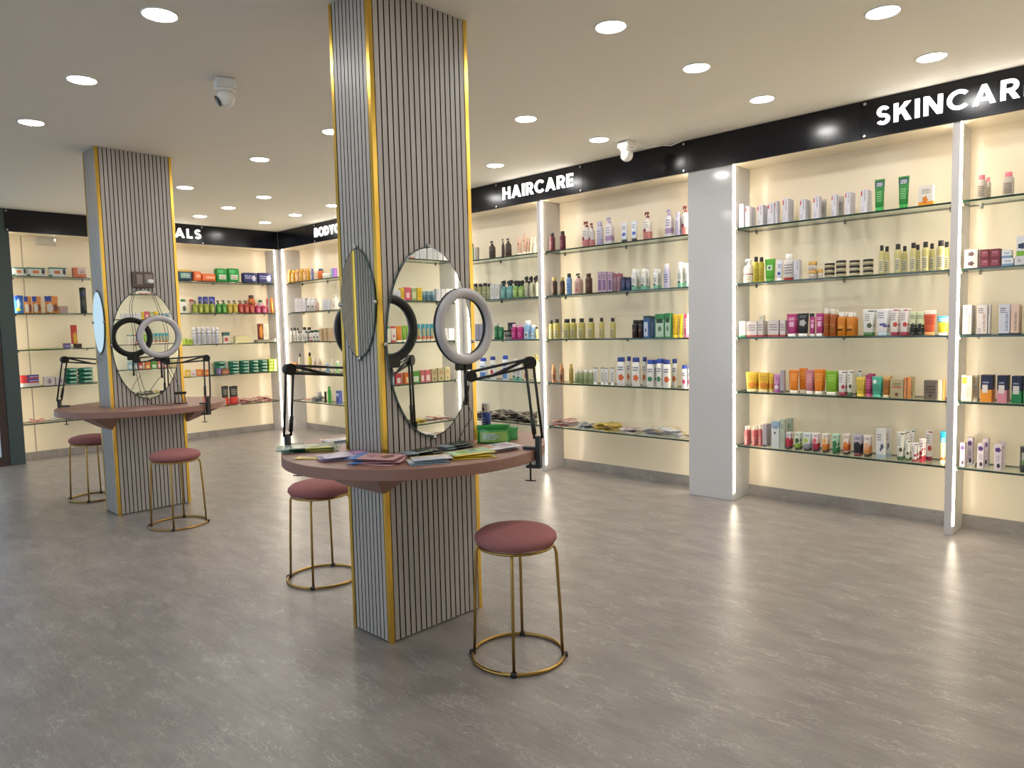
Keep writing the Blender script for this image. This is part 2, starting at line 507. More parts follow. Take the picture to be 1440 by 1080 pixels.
# ---- fascia boards and illuminated letters
GT = 0.195
def arc(cx, cy, rx, ry, a0, a1, t, n=18):
    out = []
    for i in range(n):
        p, q = math.radians(a0 + (a1 - a0) * i / n), math.radians(a0 + (a1 - a0) * (i + 1) / n)
        o = lambda w, k: (cx + (rx - k) * math.cos(w), cy + (ry - k) * math.sin(w))
        out.append([o(p, 0), o(q, 0), o(q, t), o(p, t)])
    return out
def glyph(ch):
    t = GT
    def rc(x0, x1, y0, y1):
        return [(x0, y0), (x1, y0), (x1, y1), (x0, y1)]
    stem = rc(0, t, 0, 1)
    if ch == 'I': return t, [stem]
    if ch == 'H': return .76, [stem, rc(.76 - t, .76, 0, 1), rc(t, .76 - t, .5 - t * .48, .5 + t * .48)]
    if ch == 'E': return .56, [stem, rc(t, .56, 1 - t * .95, 1), rc(t, .53, .5 - t * .46, .5 + t * .46), rc(t, .56, 0, t * .95)]
    if ch == 'L': return .54, [stem, rc(t, .54, 0, t * .95)]
    if ch == 'T': return .66, [rc(.33 - t / 2, .33 + t / 2, 0, 1), rc(0, .66, 1 - t * .95, 1)]
    if ch == 'N': return .80, [stem, rc(.80 - t, .80, 0, 1), [(0, 1), (.80 - t * 1.25, 0), (.80, 0), (t * 1.25, 1)]]
    if ch == 'A': return .90, [[(0, 0), (1.1 * t, 0), (.45 + .5 * t, 1), (.45 - .5 * t, 1)], [(.90 - 1.1 * t, 0), (.90, 0), (.45 + .5 * t, 1), (.45 - .5 * t, 1)], rc(.22, .68, .19, .19 + t * .85)]
    if ch == 'K': return .76, [stem, [(t, .33), (.75, 1), (.75 - 1.3 * t, 1), (t, .60)], [(.31, .50), (.45, .69), (.78, 0), (.78 - 1.28 * t, 0)]]
    if ch == 'Y': return .82, [rc(.41 - t / 2, .41 + t / 2, 0, .44), [(0, 1), (1.2 * t, 1), (.41 + .5 * t, .40), (.41 - .5 * t, .40)], [(.82 - 1.2 * t, 1), (.82, 1), (.41 + .5 * t, .40), (.41 - .5 * t, .40)]]
    if ch == 'R': return .70, [stem, rc(t, .37, 1 - t * .95, 1), rc(t, .37, .36, .36 + t * .95)] + arc(.37, .68, .31, .32, -90, 90, t * .97) + [[(.27, .40), (.27 + 1.2 * t, .40), (.72, 0), (.72 - 1.25 * t, 0)]]
    if ch == 'B': return .68, [stem, rc(t, .36, 1 - t * .95, 1), rc(t, .38, .43, .43 + t * .85), rc(t, .38, 0, t * .95)] + arc(.36, .73, .27, .27, -90, 90, t * .95) + arc(.38, .295, .30, .295, -90, 90, t * .95)
    if ch == 'D': return .80, [stem, rc(t, .32, 1 - t * .95, 1), rc(t, .32, 0, t * .95)] + arc(.32, .5, .48, .5, -90, 90, t * .97)
    if ch == 'O': return .98, arc(.49, .5, .49, .515, 0, 360, t, 36)
    if ch == 'C': return .86, arc(.49, .5, .49, .515, 42, 318, t, 30)
    if ch == 'S': return .62, arc(.31, .712, .29, .303, 28, 270, t * .93, 18) + arc(.31, .288, .31, .303, 90, -152, t * .93, 18)
    return .4, []
def letters(parent, txt, x0, width, z0, cap, ydir):
    gl = [glyph(ch) for ch in txt]
    tot = sum(g[0] for g in gl)
    gap = 0.155
    sx = min(1.14, width / cap / (tot + gap * (len(txt) - 1)))
    gap = (width / cap / sx - tot) / (len(txt) - 1)
    x = 0.0
    for ch, (w, polys) in zip(txt, gl):
        mb = MB()
        for p in polys:
            ar = sum(p[i][0] * p[(i + 1) % len(p)][1] - p[(i + 1) % len(p)][0] * p[i][1] for i in range(len(p)))
            if ar < 0:
                p = p[::-1]
            q = [((px + x) * sx * cap + x0, py * cap + z0) for px, py in p]
            n, b = len(q), len(mb.v)
            mb.v += [(a_, -0.022, z_) for a_, z_ in q] + [(a_, -0.0145, z_) for a_, z_ in q]
            mb.face([b + i for i in range(n)])
            for i in range(n):
                j = (i + 1) % n
                mb.face((b + j, b + i, b + n + i, b + n + j))
        link('letter', mb.mesh('letter_' + ch, M_SIGN), parent)
        x += w + gap
SCREW = MB().lathe([(0.011, 0.0), (0.011, 0.006), (0.008, 0.009)], 12).mesh('screw', M_STEEL)
def board(w, a, b, label, txt=None, tx0=None, tw=None, screws=(True, True)):
    L = b - a - 0.002
    mid = (a + b) / 2
    t = thing('sign_board', label, 'sign', {'B': (mid, 0, SOFFIT), 'A': (0, mid, SOFFIT), 'C': (XC, mid, SOFFIT)}[w], {'B': 0, 'A': math.pi / 2, 'C': -math.pi / 2}[w], 'fascia boards above the shelves')
    link('panel', MB().box(-L / 2, L / 2, -0.014, -0.001, 0.002, CEIL - SOFFIT - 0.001, 0.0015).mesh('panel', M_FASCIA), t)
    for e, on in ((-1, screws[0]), (1, screws[1])):
        if on:
            for z in (0.018, CEIL - SOFFIT - 0.024):
                o = link('screw', SCREW, t, (e * (L / 2 - 0.022), -0.014, z))
                o.rotation_euler = (math.pi / 2, 0, 0)
    if txt:
        letters(t, txt, tx0 - mid, tw, 0.070, 0.113, 1)
    return t
board('B', 0.016, 0.955, 'blank black fascia board beside the BODYCARE sign at the inner corner', screws=(False, False))
board('B', 0.955, 1.960, 'black fascia board with lit BODYCARE letters', 'BODYCARE', 0.982, 0.90)
board('B', 1.960, 4.300, 'blank black fascia board between the BODYCARE and HAIRCARE signs', screws=(False, False))
board('B', 4.300, 5.390, 'black fascia board with lit HAIRCARE letters', 'HAIRCARE', 4.414, 0.870)
board('B', 5.390, 6.410, 'blank black fascia board behind the small dome camera', screws=(False, True))
board('B', 6.410, 7.690, 'blank black fascia board above the white pilaster', screws=(False, False))
board('B', 7.690, 8.760, 'black fascia board with lit SKINCARE letters', 'SKINCARE', 7.785, 0.855)
board('B', 8.760, 9.924, 'blank black fascia board running on past the SKINCARE sign', screws=(False, False))
board('C', -3.060, -0.016, 'blank black fascia board over the third shelving run', screws=(False, False))
board('A', -1.040, -0.016, 'blank black fascia board beside the ESSENTIALS sign at the inner corner', screws=(False, False))
board('A', -2.230, -1.040, 'black fascia board with lit ESSENTIALS letters', 'ESSENTIALS', -2.135, 1.055)
board('A', -3.190, -2.230, 'blank black fascia board beside the dark green end panel')

# ---- glazed entrance past the green panel
def window(n, ox, oy, rz, L, pane):
    t = link('window_%d' % n, None, None, (ox, oy, 0), rz); t['kind'] = 'structure'
    f = MB()
    f.box(0, 0.07, 0.0, 0.06, 0, CEIL); f.box(L - 0.07, L, 0.0, 0.06, 0, CEIL)
    f.box(0.07, L - 0.07, 0.0, 0.06, 0, 0.10); f.box(0.07, L - 0.07, 0.0, 0.06, CEIL - 0.12, CEIL)
    link('window_frame', f.mesh('window_frame', M_BROWN), t)
    link('pane', MB().box(0.07, L - 0.07, 0.026, 0.034, 0.10, CEIL - 0.12).mesh('pane', pane), t)
    link('handle', MB().tube([(0.16, 0.0, 0.9), (0.16, -0.05, 0.92), (0.16, -0.05, 1.28), (0.16, 0.0, 1.30)], 0.012).mesh('handle', M_STEEL), t)
window(1, 0.0, -5.145, math.pi / 2, 1.85, M_FROST)
window(2, 0.0, -6.995, math.pi / 2, 1.85, M_FROST)
for i in range(4):
    window(3 + i, 2.55 * (i + 1) - 0.0, Y_BACK, math.pi, 2.55, M_PANE)
# ---- ceiling downlights
def downlight(x, y, label):
    t = thing('downlight', label, 'ceiling light', (x, y, CEIL), 0, 'round recessed ceiling downlights')
    link('rim', bpy.data.meshes.get('rim') or MB().loft([[(r * math.cos(a), r * math.sin(a), z) for a in [2 * math.pi * j / 28 for j in range(28)]]
         for r, z in ((0.078, 0.0), (0.078, -0.004), (0.073, -0.007), (0.069, -0.004), (0.069, 0.0))], True, cap=False).mesh('rim', M_PLASTW), t)
    link('diffuser', bpy.data.meshes.get('diffuser') or MB().lathe([(0.068, -0.0005), (0.068, -0.003), (0.062, -0.005)], 28, smooth=False).mesh('diffuser', M_SPOT), t)
GX = (0.72, 1.47, 2.29, 3.78, 4.86, 5.98, 7.27, 8.23, 9.20)
GY = {-0.56: 'in the row nearest the back shelving', -1.38: 'in the second row from the back shelving', -2.18: 'in the third row from the back shelving', -3.76: 'in the row before the slatted columns'}
ORD = ['first', 'second', 'third', 'fourth', 'fifth', 'sixth', 'seventh', 'eighth', 'ninth', 'tenth', 'eleventh', 'twelfth', 'thirteenth']
for y, ph in GY.items():
    xs = [x for x in GX if not ((y == -2.18 and (x < 2 or x in (5.98, 8.23))) or (y < -3 and (x < 3 or x > 9)))]
    for i, x in enumerate(xs):
        downlight(x, y, 'recessed downlight %s, %s from the essentials wall' % (ph, ORD[i]))

# ---- dome cameras
def dome(x, y, az, label, wire):
    t = thing('security_camera', label, 'camera', (x, y, CEIL), az)
    link('mount_box', MB().box(-0.055, 0.055, -0.055, 0.055, -0.052, -0.0005, 0.008).mesh('mount_box', M_PLASTW), t)
    link('collar', MB().lathe([(0.046, -0.070), (0.052, -0.066), (0.054, -0.053)], 24).mesh('collar', M_PLASTW), t)
    ball = [(0.002, -0.150)] + [(0.048 * math.cos(a), -0.100 + 0.05 * math.sin(a)) for a in [math.radians(q) for q in range(-75, 46, 15)]] + [(0.030, -0.066)]
    link('eyeball', MB().lathe(ball, 24).mesh('eyeball', M_PLASTW), t)
    e = link('lens', MB().lathe([(0.030, 0.0), (0.030, 0.004), (0.024, 0.007), (0.004, 0.009)], 24).mesh('lens', pbr('lens_black', '0A0A10', 0.08, spec=0.8)), t, (0, -0.041, -0.121))
    e.rotation_euler = (math.radians(122), 0, 0)
    if wire:
        link('cable', MB().tube([Matrix.Rotation(-az, 3, 'Z') @ Vector(q) for q in ((0.056, 0.03, -0.03), (0.10, 0.08, -0.052), (0.17, 0.15, -0.036), (0.26, 0.22, -0.040), (0.34, 0.26, -0.012))], 0.004, 6).mesh('cable', M_PLASTW), t)
dome(5.372, -3.19, math.radians(-17), 'white dome security camera with black lens between the slatted columns', False)
dome(6.078, -0.335, math.radians(-95), 'white dome security camera with loose cable by the black fascia', True)

# ================================================================== COLUMNS
CX0, CX1, CY0, CY1 = -0.143, 0.143, -0.274, 0.274
NW, NN = 17, 9
def column(x, y, label):
    t = thing('column', label, 'column', (x, y, 0), 0, 'grey slatted columns')
    link('core', MB().box(CX0 + 0.016, CX1 - 0.016, CY0 + 0.016, CY1 - 0.016, 0, CEIL - 0.001).mesh('core', M_DARK), t)
    g = 0.022
    pw = (CY1 - CY0 - 2 * g) / NW
    pn = (CX1 - CX0 - 2 * g) / NN
    def slat(key, p, gap):
        me = bpy.data.meshes.get(key)
        if me is None:
            mb = MB().box(-p / 2 + gap, p / 2 - gap, -0.0155, 0.0, 0.006, CEIL - 0.002)
            mb.m = [1, 1, 0, 1, 1, 1]                     # wood-look face, black edges
            me = mb.mesh(key, M_SLAT, M_DARK)
        return me
    mw, mn = slat('slat_wide', pw, 0.0031), slat('slat_narrow', pn, 0.0027)
    for i in range(NW):
        yy = CY0 + g + (i + 0.5) * pw
        link('slat', mw, t, (CX1 - 0.016, yy, 0), math.pi / 2)
        link('slat', mw, t, (CX0 + 0.016, yy, 0), -math.pi / 2)
    for i in range(NN):
        xx = CX0 + g + (i + 0.5) * pn
        link('slat', mn, t, (xx, CY0 + 0.016, 0), 0)
        link('slat', mn, t, (xx, CY1 - 0.016, 0), math.pi)
    mt = bpy.data.meshes.get('corner_trim') or MB().prism([(0.0, 0.0), (0.021, 0.0), (0.021, 0.003), (0.003, 0.003), (0.003, 0.021), (0.0, 0.021)], 0.0, CEIL - 0.001).mesh('corner_trim', M_GOLD)
    for cx, cy, rz in ((CX0 - 0.001, CY0 - 0.001, 0), (CX1 + 0.001, CY0 - 0.001, math.pi / 2), (CX1 + 0.001, CY1 + 0.001, math.pi), (CX0 - 0.001, CY1 + 0.001, -math.pi / 2)):
        link('corner_trim', mt, t, (cx, cy, 0), rz)
    return t
CA, CB, CCC = (6.703, -2.997), (3.250, -3.004), (3.250, -5.764)
column(*CA, 'grey slatted column with gold corners beside the skincare shelves and papers table')
column(*CB, 'grey slatted column with gold corners and wall socket before the essentials shelves')
column(*CCC, 'grey slatted column with gold corners reflected in the narrow mirror')

# ---- round tables wrapped round the columns
TZ, TTH = 0.832, 0.046
def table(c, label):
    t = thing('round_table', label, 'table', (c[0] + 0.025, c[1], 0))
    n = 72
    a, b = 0.585, 0.612
    ang = [2 * math.pi * j / n for j in range(n)]
    hx0, hx1, hy0, hy1 = CX0 - 0.029, CX1 - 0.021, CY0 - 0.004, CY1 + 0.004
    def hole(q):
        cx, cy = (hx0 + hx1) / 2, 0
        dx, dy = math.cos(q), math.sin(q)
        k = min((hx1 - hx0) / 2 / max(abs(dx), 1e-6), hy1 / max(abs(dy), 1e-6))
        return (cx + dx * k, cy + dy * k)
    ins = [hole(q) for q in ang]
    # snap the four corners
    for cxy in ((hx0, hy0), (hx1, hy0), (hx1, hy1), (hx0, hy1)):
        i = min(range(n), key=lambda j: (ins[j][0] - cxy[0]) ** 2 + (ins[j][1] - cxy[1]) ** 2)
        ins[i] = cxy
    def oring(s, z):
        return [((a - s) * math.cos(q), (b - s) * math.sin(q), z) for q in ang]
    rings = [[(x, y, TZ - TTH) for x, y in ins], oring(0.002, TZ - TTH), oring(0, TZ - TTH + 0.003), oring(0, TZ - 0.003), oring(0.002, TZ), [(x, y, TZ) for x, y in ins]]
    mb = MB(); rings.append(rings[0])
    mb.loft(rings, smooth=False, cap=False)
    link('table_top', mb.mesh('table_top', M_TABLE), t)
    for s in (-1, 1):
        y0, y1 = (CY0 - 0.005, CY0 - 0.20)
        def R(z, x0, x1, ya, yb):
            p = [(x0, ya, z), (x1, ya, z), (x1, yb, z), (x0, yb, z)]
            p = [(x, y * -s, zz) for x, y, zz in p]
            return p if s < 0 else p[::-1]
        bz, tz = 0.668, TZ - TTH - 0.0005
        mb = MB().loft([R(bz, CX0 - 0.03, CX1 - 0.02, y0 - 0.012, y0), R(tz, CX0 - 0.13, CX1 + 0.20, y1, y0)], smooth=False)
        link('bracket', mb.mesh('bracket', M_TABLE), t)
    return t
table(CA, 'round mauve table wrapped round a column and covered in beauty sachets')
table(CB, 'round mauve table wrapped round the column before the essentials shelves, nearly bare')

# ---- oval mirrors
def mirror(c, nx, ny, zc, rh, rw, label):
    """oval mirror on a column face with outward normal (nx,ny)"""
    off = (CX1 if nx else abs(CY0)) + 0.004
    t = thing('oval_mirror', label, 'mirror', (c[0] + nx * off, c[1] + ny * off, zc), math.atan2(ny, nx) + math.pi / 2, 'frameless oval mirrors')
    n = 64
    def ring(k, y):
        return [((rw - k) * math.cos(2 * math.pi * j / n), y, (rh - k) * math.sin(2 * math.pi * j / n)) for j in range(n)]
    mb = MB(); mb.mi = 1
    mb.loft([ring(0.0, 0.0), ring(0.0, -0.004), ring(0.006, -0.0055)], smooth=False, cap=False)
    mb.mi = 0
    b = len(mb.v); mb.v += ring(0.006, -0.0055); mb.face([b + j for j in range(n)])
    link('glass', mb.mesh('mirror_glass', M_MIRROR, M_BACKSILVER), t)
    for q in (90, 270, 0, 180):
        x, z = (rw + 0.004) * math.cos(math.radians(q)), (rh + 0.004) * math.sin(math.radians(q))
        o = link('clip', bpy.data.meshes.get('mirror_clip') or MB().lathe([(0.010, 0.0), (0.010, 0.008), (0.007, 0.013), (0.002, 0.014)], 14).mesh('mirror_clip', M_STEEL), t, (x, 0.0, z))
        o.rotation_euler = (math.pi / 2, 0, 0)
    return t
mirror(CA, 1, 0, 1.305, 0.425, 0.248, 'tall frameless oval mirror behind the grey ring light on the papers table column')
mirror(CA, 0, -1, 1.484, 0.236, 0.128, 'narrow oval mirror reflecting a slatted column')
mirror(CB, 1, 0, 1.305, 0.425, 0.248, 'tall frameless oval mirror under the wall socket')
mirror(CB, 0, -1, 1.484, 0.236, 0.128, 'narrow oval mirror reflecting pale daylight')

# ---- ring lights on spring arms
def rod(mb, p, q, r=0.006):
    mb.tube([p, q], r, 8)
def ring_light(tab, ang, elbow, tip, ring, face, label, grp):
    """table-clamped double-rod arm; ring faces +x or -x"""
    q0 = math.radians(ang)
    rim = (0.585 * math.cos(q0), 0.612 * math.sin(q0))
    B, E, T, R = Vector((tab[0] + 0.025 + rim[0], tab[1] + rim[1], TZ)), Vector(elbow), Vector(tip), Vector(ring)
    t = thing('ring_light', label, 'lamp', B, 0, grp)
    B0, E, T, R = Vector((0, 0, 0)), E - B, T - B, R - B
    s = (T - E); s.z = 0; s.normalize()
    cl = MB()
    n_ = Vector((rim[0], rim[1], 0)).normalized()      # outward from the table
    def jaw(i0, i1, z0, z1, hw=0.016):
        sd = Vector((-n_.y, n_.x, 0))
        pts = [n_ * i0 - sd * hw, n_ * i1 - sd * hw, n_ * i1 + sd * hw, n_ * i0 + sd * hw]
        cl.loft([[(p.x, p.y, z0) for p in pts], [(p.x, p.y, z1) for p in pts]], False)
    jaw(0.004, 0.024, -TTH - 0.034, 0.060)
    jaw(-0.055, 0.004, 0.003, 0.013)
    jaw(-0.040, 0.004, -TTH - 0.034, -TTH - 0.024)
    link('clamp', cl.mesh('clamp', M_BLACK), t)
    kx = n_ * -0.026
    sc = MB(); sc.tube([kx + Vector((0, 0, -TTH - 0.004)), kx + Vector((0, 0, -TTH - 0.095))], 0.004, 8)
    sc.tube([kx + Vector((-0.02, -0.012, -TTH - 0.092)), kx + Vector((0.02, 0.012, -TTH - 0.092))], 0.003, 6)
    link('clamp_screw', sc.mesh('clamp_screw', M_BLACKMETAL), t)
    a = MB()
    w = 0.018
    b0 = B0 + Vector((0, 0, 0.05)) + n_ * 0.014
    for k in (-1, 1):
        rod(a, b0 + s * (w * k), E + s * (w * k) - Vector((0, 0, 0.012)))
    a.tube([b0 + s * w + Vector((0, 0, 0.02)), b0 + s * w + (E - b0) * 0.30], 0.010, 8)
    link('lower_arm', a.mesh('lower_arm', M_BLACKMETAL), t)
    sid = Vector((-s.y, s.x, 0))
    j = MB(); j.tube([E - sid * 0.017, E + sid * 0.017], 0.027, 16)
    link('elbow', j.mesh('elbow', M_BLACK), t)
    u = MB()
    for k in (-1, 1):
        rod(u, E + Vector((0, 0, w * k)), T + Vector((0, 0, w * k)))
    rod(u, E + Vector((0, 0, w)), E + (T - E) * 0.62 + Vector((0, 0, -w)), 0.007)
    link('upper_arm', u.mesh('upper_arm', M_BLACKMETAL), t)
    h = MB(); h.tube([T - sid * 0.014, T + sid * 0.014], 0.024, 14)
    link('head_joint', h.mesh('head_joint', M_BLACK), t)
    st = MB(); low = Vector((R.x, R.y, T.z - 0.11))
    st.tube([low, Vector((R.x, R.y, R.z - 0.155))], 0.007, 8)
    st.tube([T, Vector((R.x, R.y, T.z))], 0.009, 8)
    st.lathe([(0.009, low.z - 0.012), (0.009, low.z)], 10, low.x, low.y)
    link('stem', st.mesh('stem', M_BLACK), t)
    n = 48
    def ann(x, r0, r1, kn=10, thick=0.016):
        rings = []
        for i in range(n + 1):
            q = 2 * math.pi * i / n
            sec = []
            for m_ in range(kn):
                p = 2 * math.pi * m_ / kn
                rr = (r0 + r1) / 2 + (r1 - r0) / 2 * math.cos(p)
                sec.append((R.x + face * (x + thick * max(0.0, math.sin(p)) if x > 0 else x + thick * 0.8 * math.sin(p)), R.y + rr * math.cos(q), R.z + rr * math.sin(q)))
            rings.append(sec)
        return MB().loft(rings, True, cap=False)
    hs = ann(-0.006, 0.117, 0.162)
    hs.box(R.x - face * 0.006 - 0.014, R.x - face * 0.006 + 0.006, R.y - 0.045, R.y + 0.045, R.z - 0.185, R.z - 0.130, 0.006)
    link('ring_housing', hs.mesh('ring_housing', M_BLACK), t)
    link('ring_diffuser', ann(0.006, 0.118, 0.161, 12, 0.018).mesh('ring_diffuser', M_RING), t)
    return t
G1 = 'ring lights clamped to the round tables'
ring_light(CA, 20.7, (7.268, -2.800, 1.212), (7.140, -3.027, 1.164), (7.115, -3.034, 1.3735), 1, 'grey ring light on black spring arm before the tall mirror above the papers', G1)
ring_light(CA, -139.5, (6.340, -3.415, 1.198), (6.340, -3.07, 1.165), (6.360, -3.020, 1.374), -1, 'black spring arm lamp clamped beside the green sachets on the papers table', G1)
ring_light(CB, 26.9, (3.810, -2.715, 1.190), (3.715, -2.975, 1.176), (3.700, -3.010, 1.364), 1, 'grey ring light on black spring arm over the nearly bare table', G1)
ring_light(CB, -127.4, (2.945, -3.455, 1.202), (2.850, -3.12, 1.165), (2.880, -3.050, 1.374), -1, 'black spring arm lamp clamped to the nearly bare table near the green panel', G1)

# ---- stools
def stool(x, y, rz, label):
    t = thing('stool', label, 'stool', (x, y, 0), rz, 'rose velvet stools with brass legs')
    link('seat', bpy.data.meshes.get('stool_seat') or MB().lathe([(0.02, 0.476), (0.135, 0.476), (0.158, 0.484), (0.170, 0.500), (0.168, 0.516), (0.150, 0.532), (0.110, 0.543), (0.06, 0.548), (0.005, 0.549)], 40).mesh('stool_seat', M_PINK), t)
    link('seat_ring', bpy.data.meshes.get('stool_rim') or MB().tube([(0.151 * math.cos(2 * math.pi * j / 40), 0.151 * math.sin(2 * math.pi * j / 40), 0.4735) for j in range(40)], 0.0065, 8, True).mesh('stool_rim', M_BRASS), t)
    link('foot_ring', bpy.data.meshes.get('stool_ring') or MB().tube([(0.192 * math.cos(2 * math.pi * j / 48), 0.192 * math.sin(2 * math.pi * j / 48), 0.0085) for j in range(48)], 0.0075, 8, True).mesh('stool_ring', M_BRASS), t)
    for k in range(4):
        q = k * math.pi / 2
        lm = bpy.data.meshes.get('stool_leg') or MB().tube([(0.145, 0, 0.470), (0.160, 0, 0.462), (0.166, 0, 0.440), (0.178, 0, 0.200), (0.184, 0, 0.0175)], 0.0065, 8).mesh('stool_leg', M_BRASS)
        o = link('leg', lm, t, (0, 0, 0), q)
        f = bpy.data.meshes.get('stool_foot') or MB().box(0.180, 0.206, -0.012, 0.012, 0.0, 0.018, 0.003).mesh('stool_foot', M_BLACK)
        link('foot_pad', f, o)
    return t
stool(7.338, -2.984, math.radians(-52), 'rose velvet stool with brass legs before the tall mirror of the papers table')
stool(5.857, -3.001, math.radians(-48), 'rose velvet stool with brass legs on the far side of the papers table')
stool(4.024, -3.071, math.radians(-32), 'rose velvet stool with brass legs before the nearly bare table')
stool(2.546, -3.196, math.radians(-30), 'rose velvet stool with brass legs mostly hidden behind the far column')

# ---- wall socket, cables, small wall box
t = thing('wall_socket', 'dark brown wall socket plate with white plug above the far oval mirror', 'socket', (CB[0] + CX1 + 0.001, -3.000, 1.806), math.pi / 2)
link('plate', MB().box(-0.078, 0.078, -0.022, 0.0, -0.062, 0.062, 0.006).mesh('socket_plate', pbr('socket_brown', '5A4A44', 0.35)), t)
link('switch', MB().box(-0.052, -0.006, -0.029, -0.022, -0.040, 0.040, 0.003).mesh('socket_switch', pbr('socket_grey', '83766E', 0.3)), t)
p = link('outlet', MB().box(0.006, 0.062, -0.028, -0.022, -0.034, 0.042, 0.003).mesh('socket_outlet', pbr('socket_grey', '83766E', 0.3)), t)
link('plug', MB().box(0.024, 0.062, -0.062, -0.028, -0.028, 0.002, 0.006).mesh('socket_plug', M_PLASTW), p)
def cable(pts, label, r=0.0020):
    P = [Vector(q) for q in pts]
    out = []
    for i in range(len(P) - 1):
        p0, p1, p2, p3 = P[max(i - 1, 0)], P[i], P[i + 1], P[min(i + 2, len(P) - 1)]
        for k in range(6):
            u = k / 6
            out.append(0.5 * ((2 * p1) + (-p0 + p2) * u + (2 * p0 - 5 * p1 + 4 * p2 - p3) * u * u + (-p0 + 3 * p1 - 3 * p2 + p3) * u ** 3))
    out.append(P[-1])
    tag(link('cable', MB().tube(out, r, 6).mesh('cable', M_BLACK)), label, 'cable', 'thin black lamp cables')
fx = CB[0] + CX1 + 0.024
cable([(fx, -3.05, 1.745), (fx + .01, -3.10, 1.60), (fx + .015, -3.085, 1.40), (fx + .01, -3.09, 1.18), (fx + .03, -3.06, .98), (fx + .05, -3.02, .842)], 'thin black cable running down from the socket across the far mirror to the table')
cable([(fx, -2.95, 1.745), (fx + .01, -2.90, 1.60), (fx + .015, -2.845, 1.40), (fx + .01, -2.86, 1.18), (fx + .03, -2.80, .98), (fx + .06, -2.78, .842)], 'second thin black cable from the socket passing the ring light to the table')
cable([(3.610, -2.992, 1.055), (3.60, -3.05, 0.98), (3.55, -3.09, 0.88), (3.56, -3.00, .838), (3.66, -2.93, .837)], 'thin black cable hanging below the far ring light stem')
nx = CA[0] + CX1 + 0.010
cable([(nx, -2.775, 1.10), (nx, -2.79, 1.02), (nx + .004, -2.77, .95), (nx + .01, -2.82, .90), (nx + .04, -2.90, .842)], 'thin black cable on the slats beside the near tall mirror')
o = thing('wall_box', 'small white electrical box with pilot light high on the essentials wall', 'box', (-DEP, -2.745, 2.488), math.pi / 2)
link('cover', MB().box(-0.095, 0.095, -0.035, 0.0, -0.045, 0.045, 0.005).mesh('wall_box_cover', pbr('box_grey', 'C9C0B4', 0.4)), o)
link('frame', MB().box(-0.102, -0.0955, -0.03, 0.0, -0.05, 0.05, 0.002).box(0.0955, 0.102, -0.03, 0.0, -0.05, 0.05, 0.002).mesh('wall_box_frame', M_PLASTW), o)
link('pilot_light', MB().box(0.082, 0.090, -0.039, -0.0352, 0.006, 0.028, 0.001).mesh('wall_box_light', pbr('pilot', 'FFFFFF', 0.3, emis=(1, 0.95, 0.85), power=3)), o)
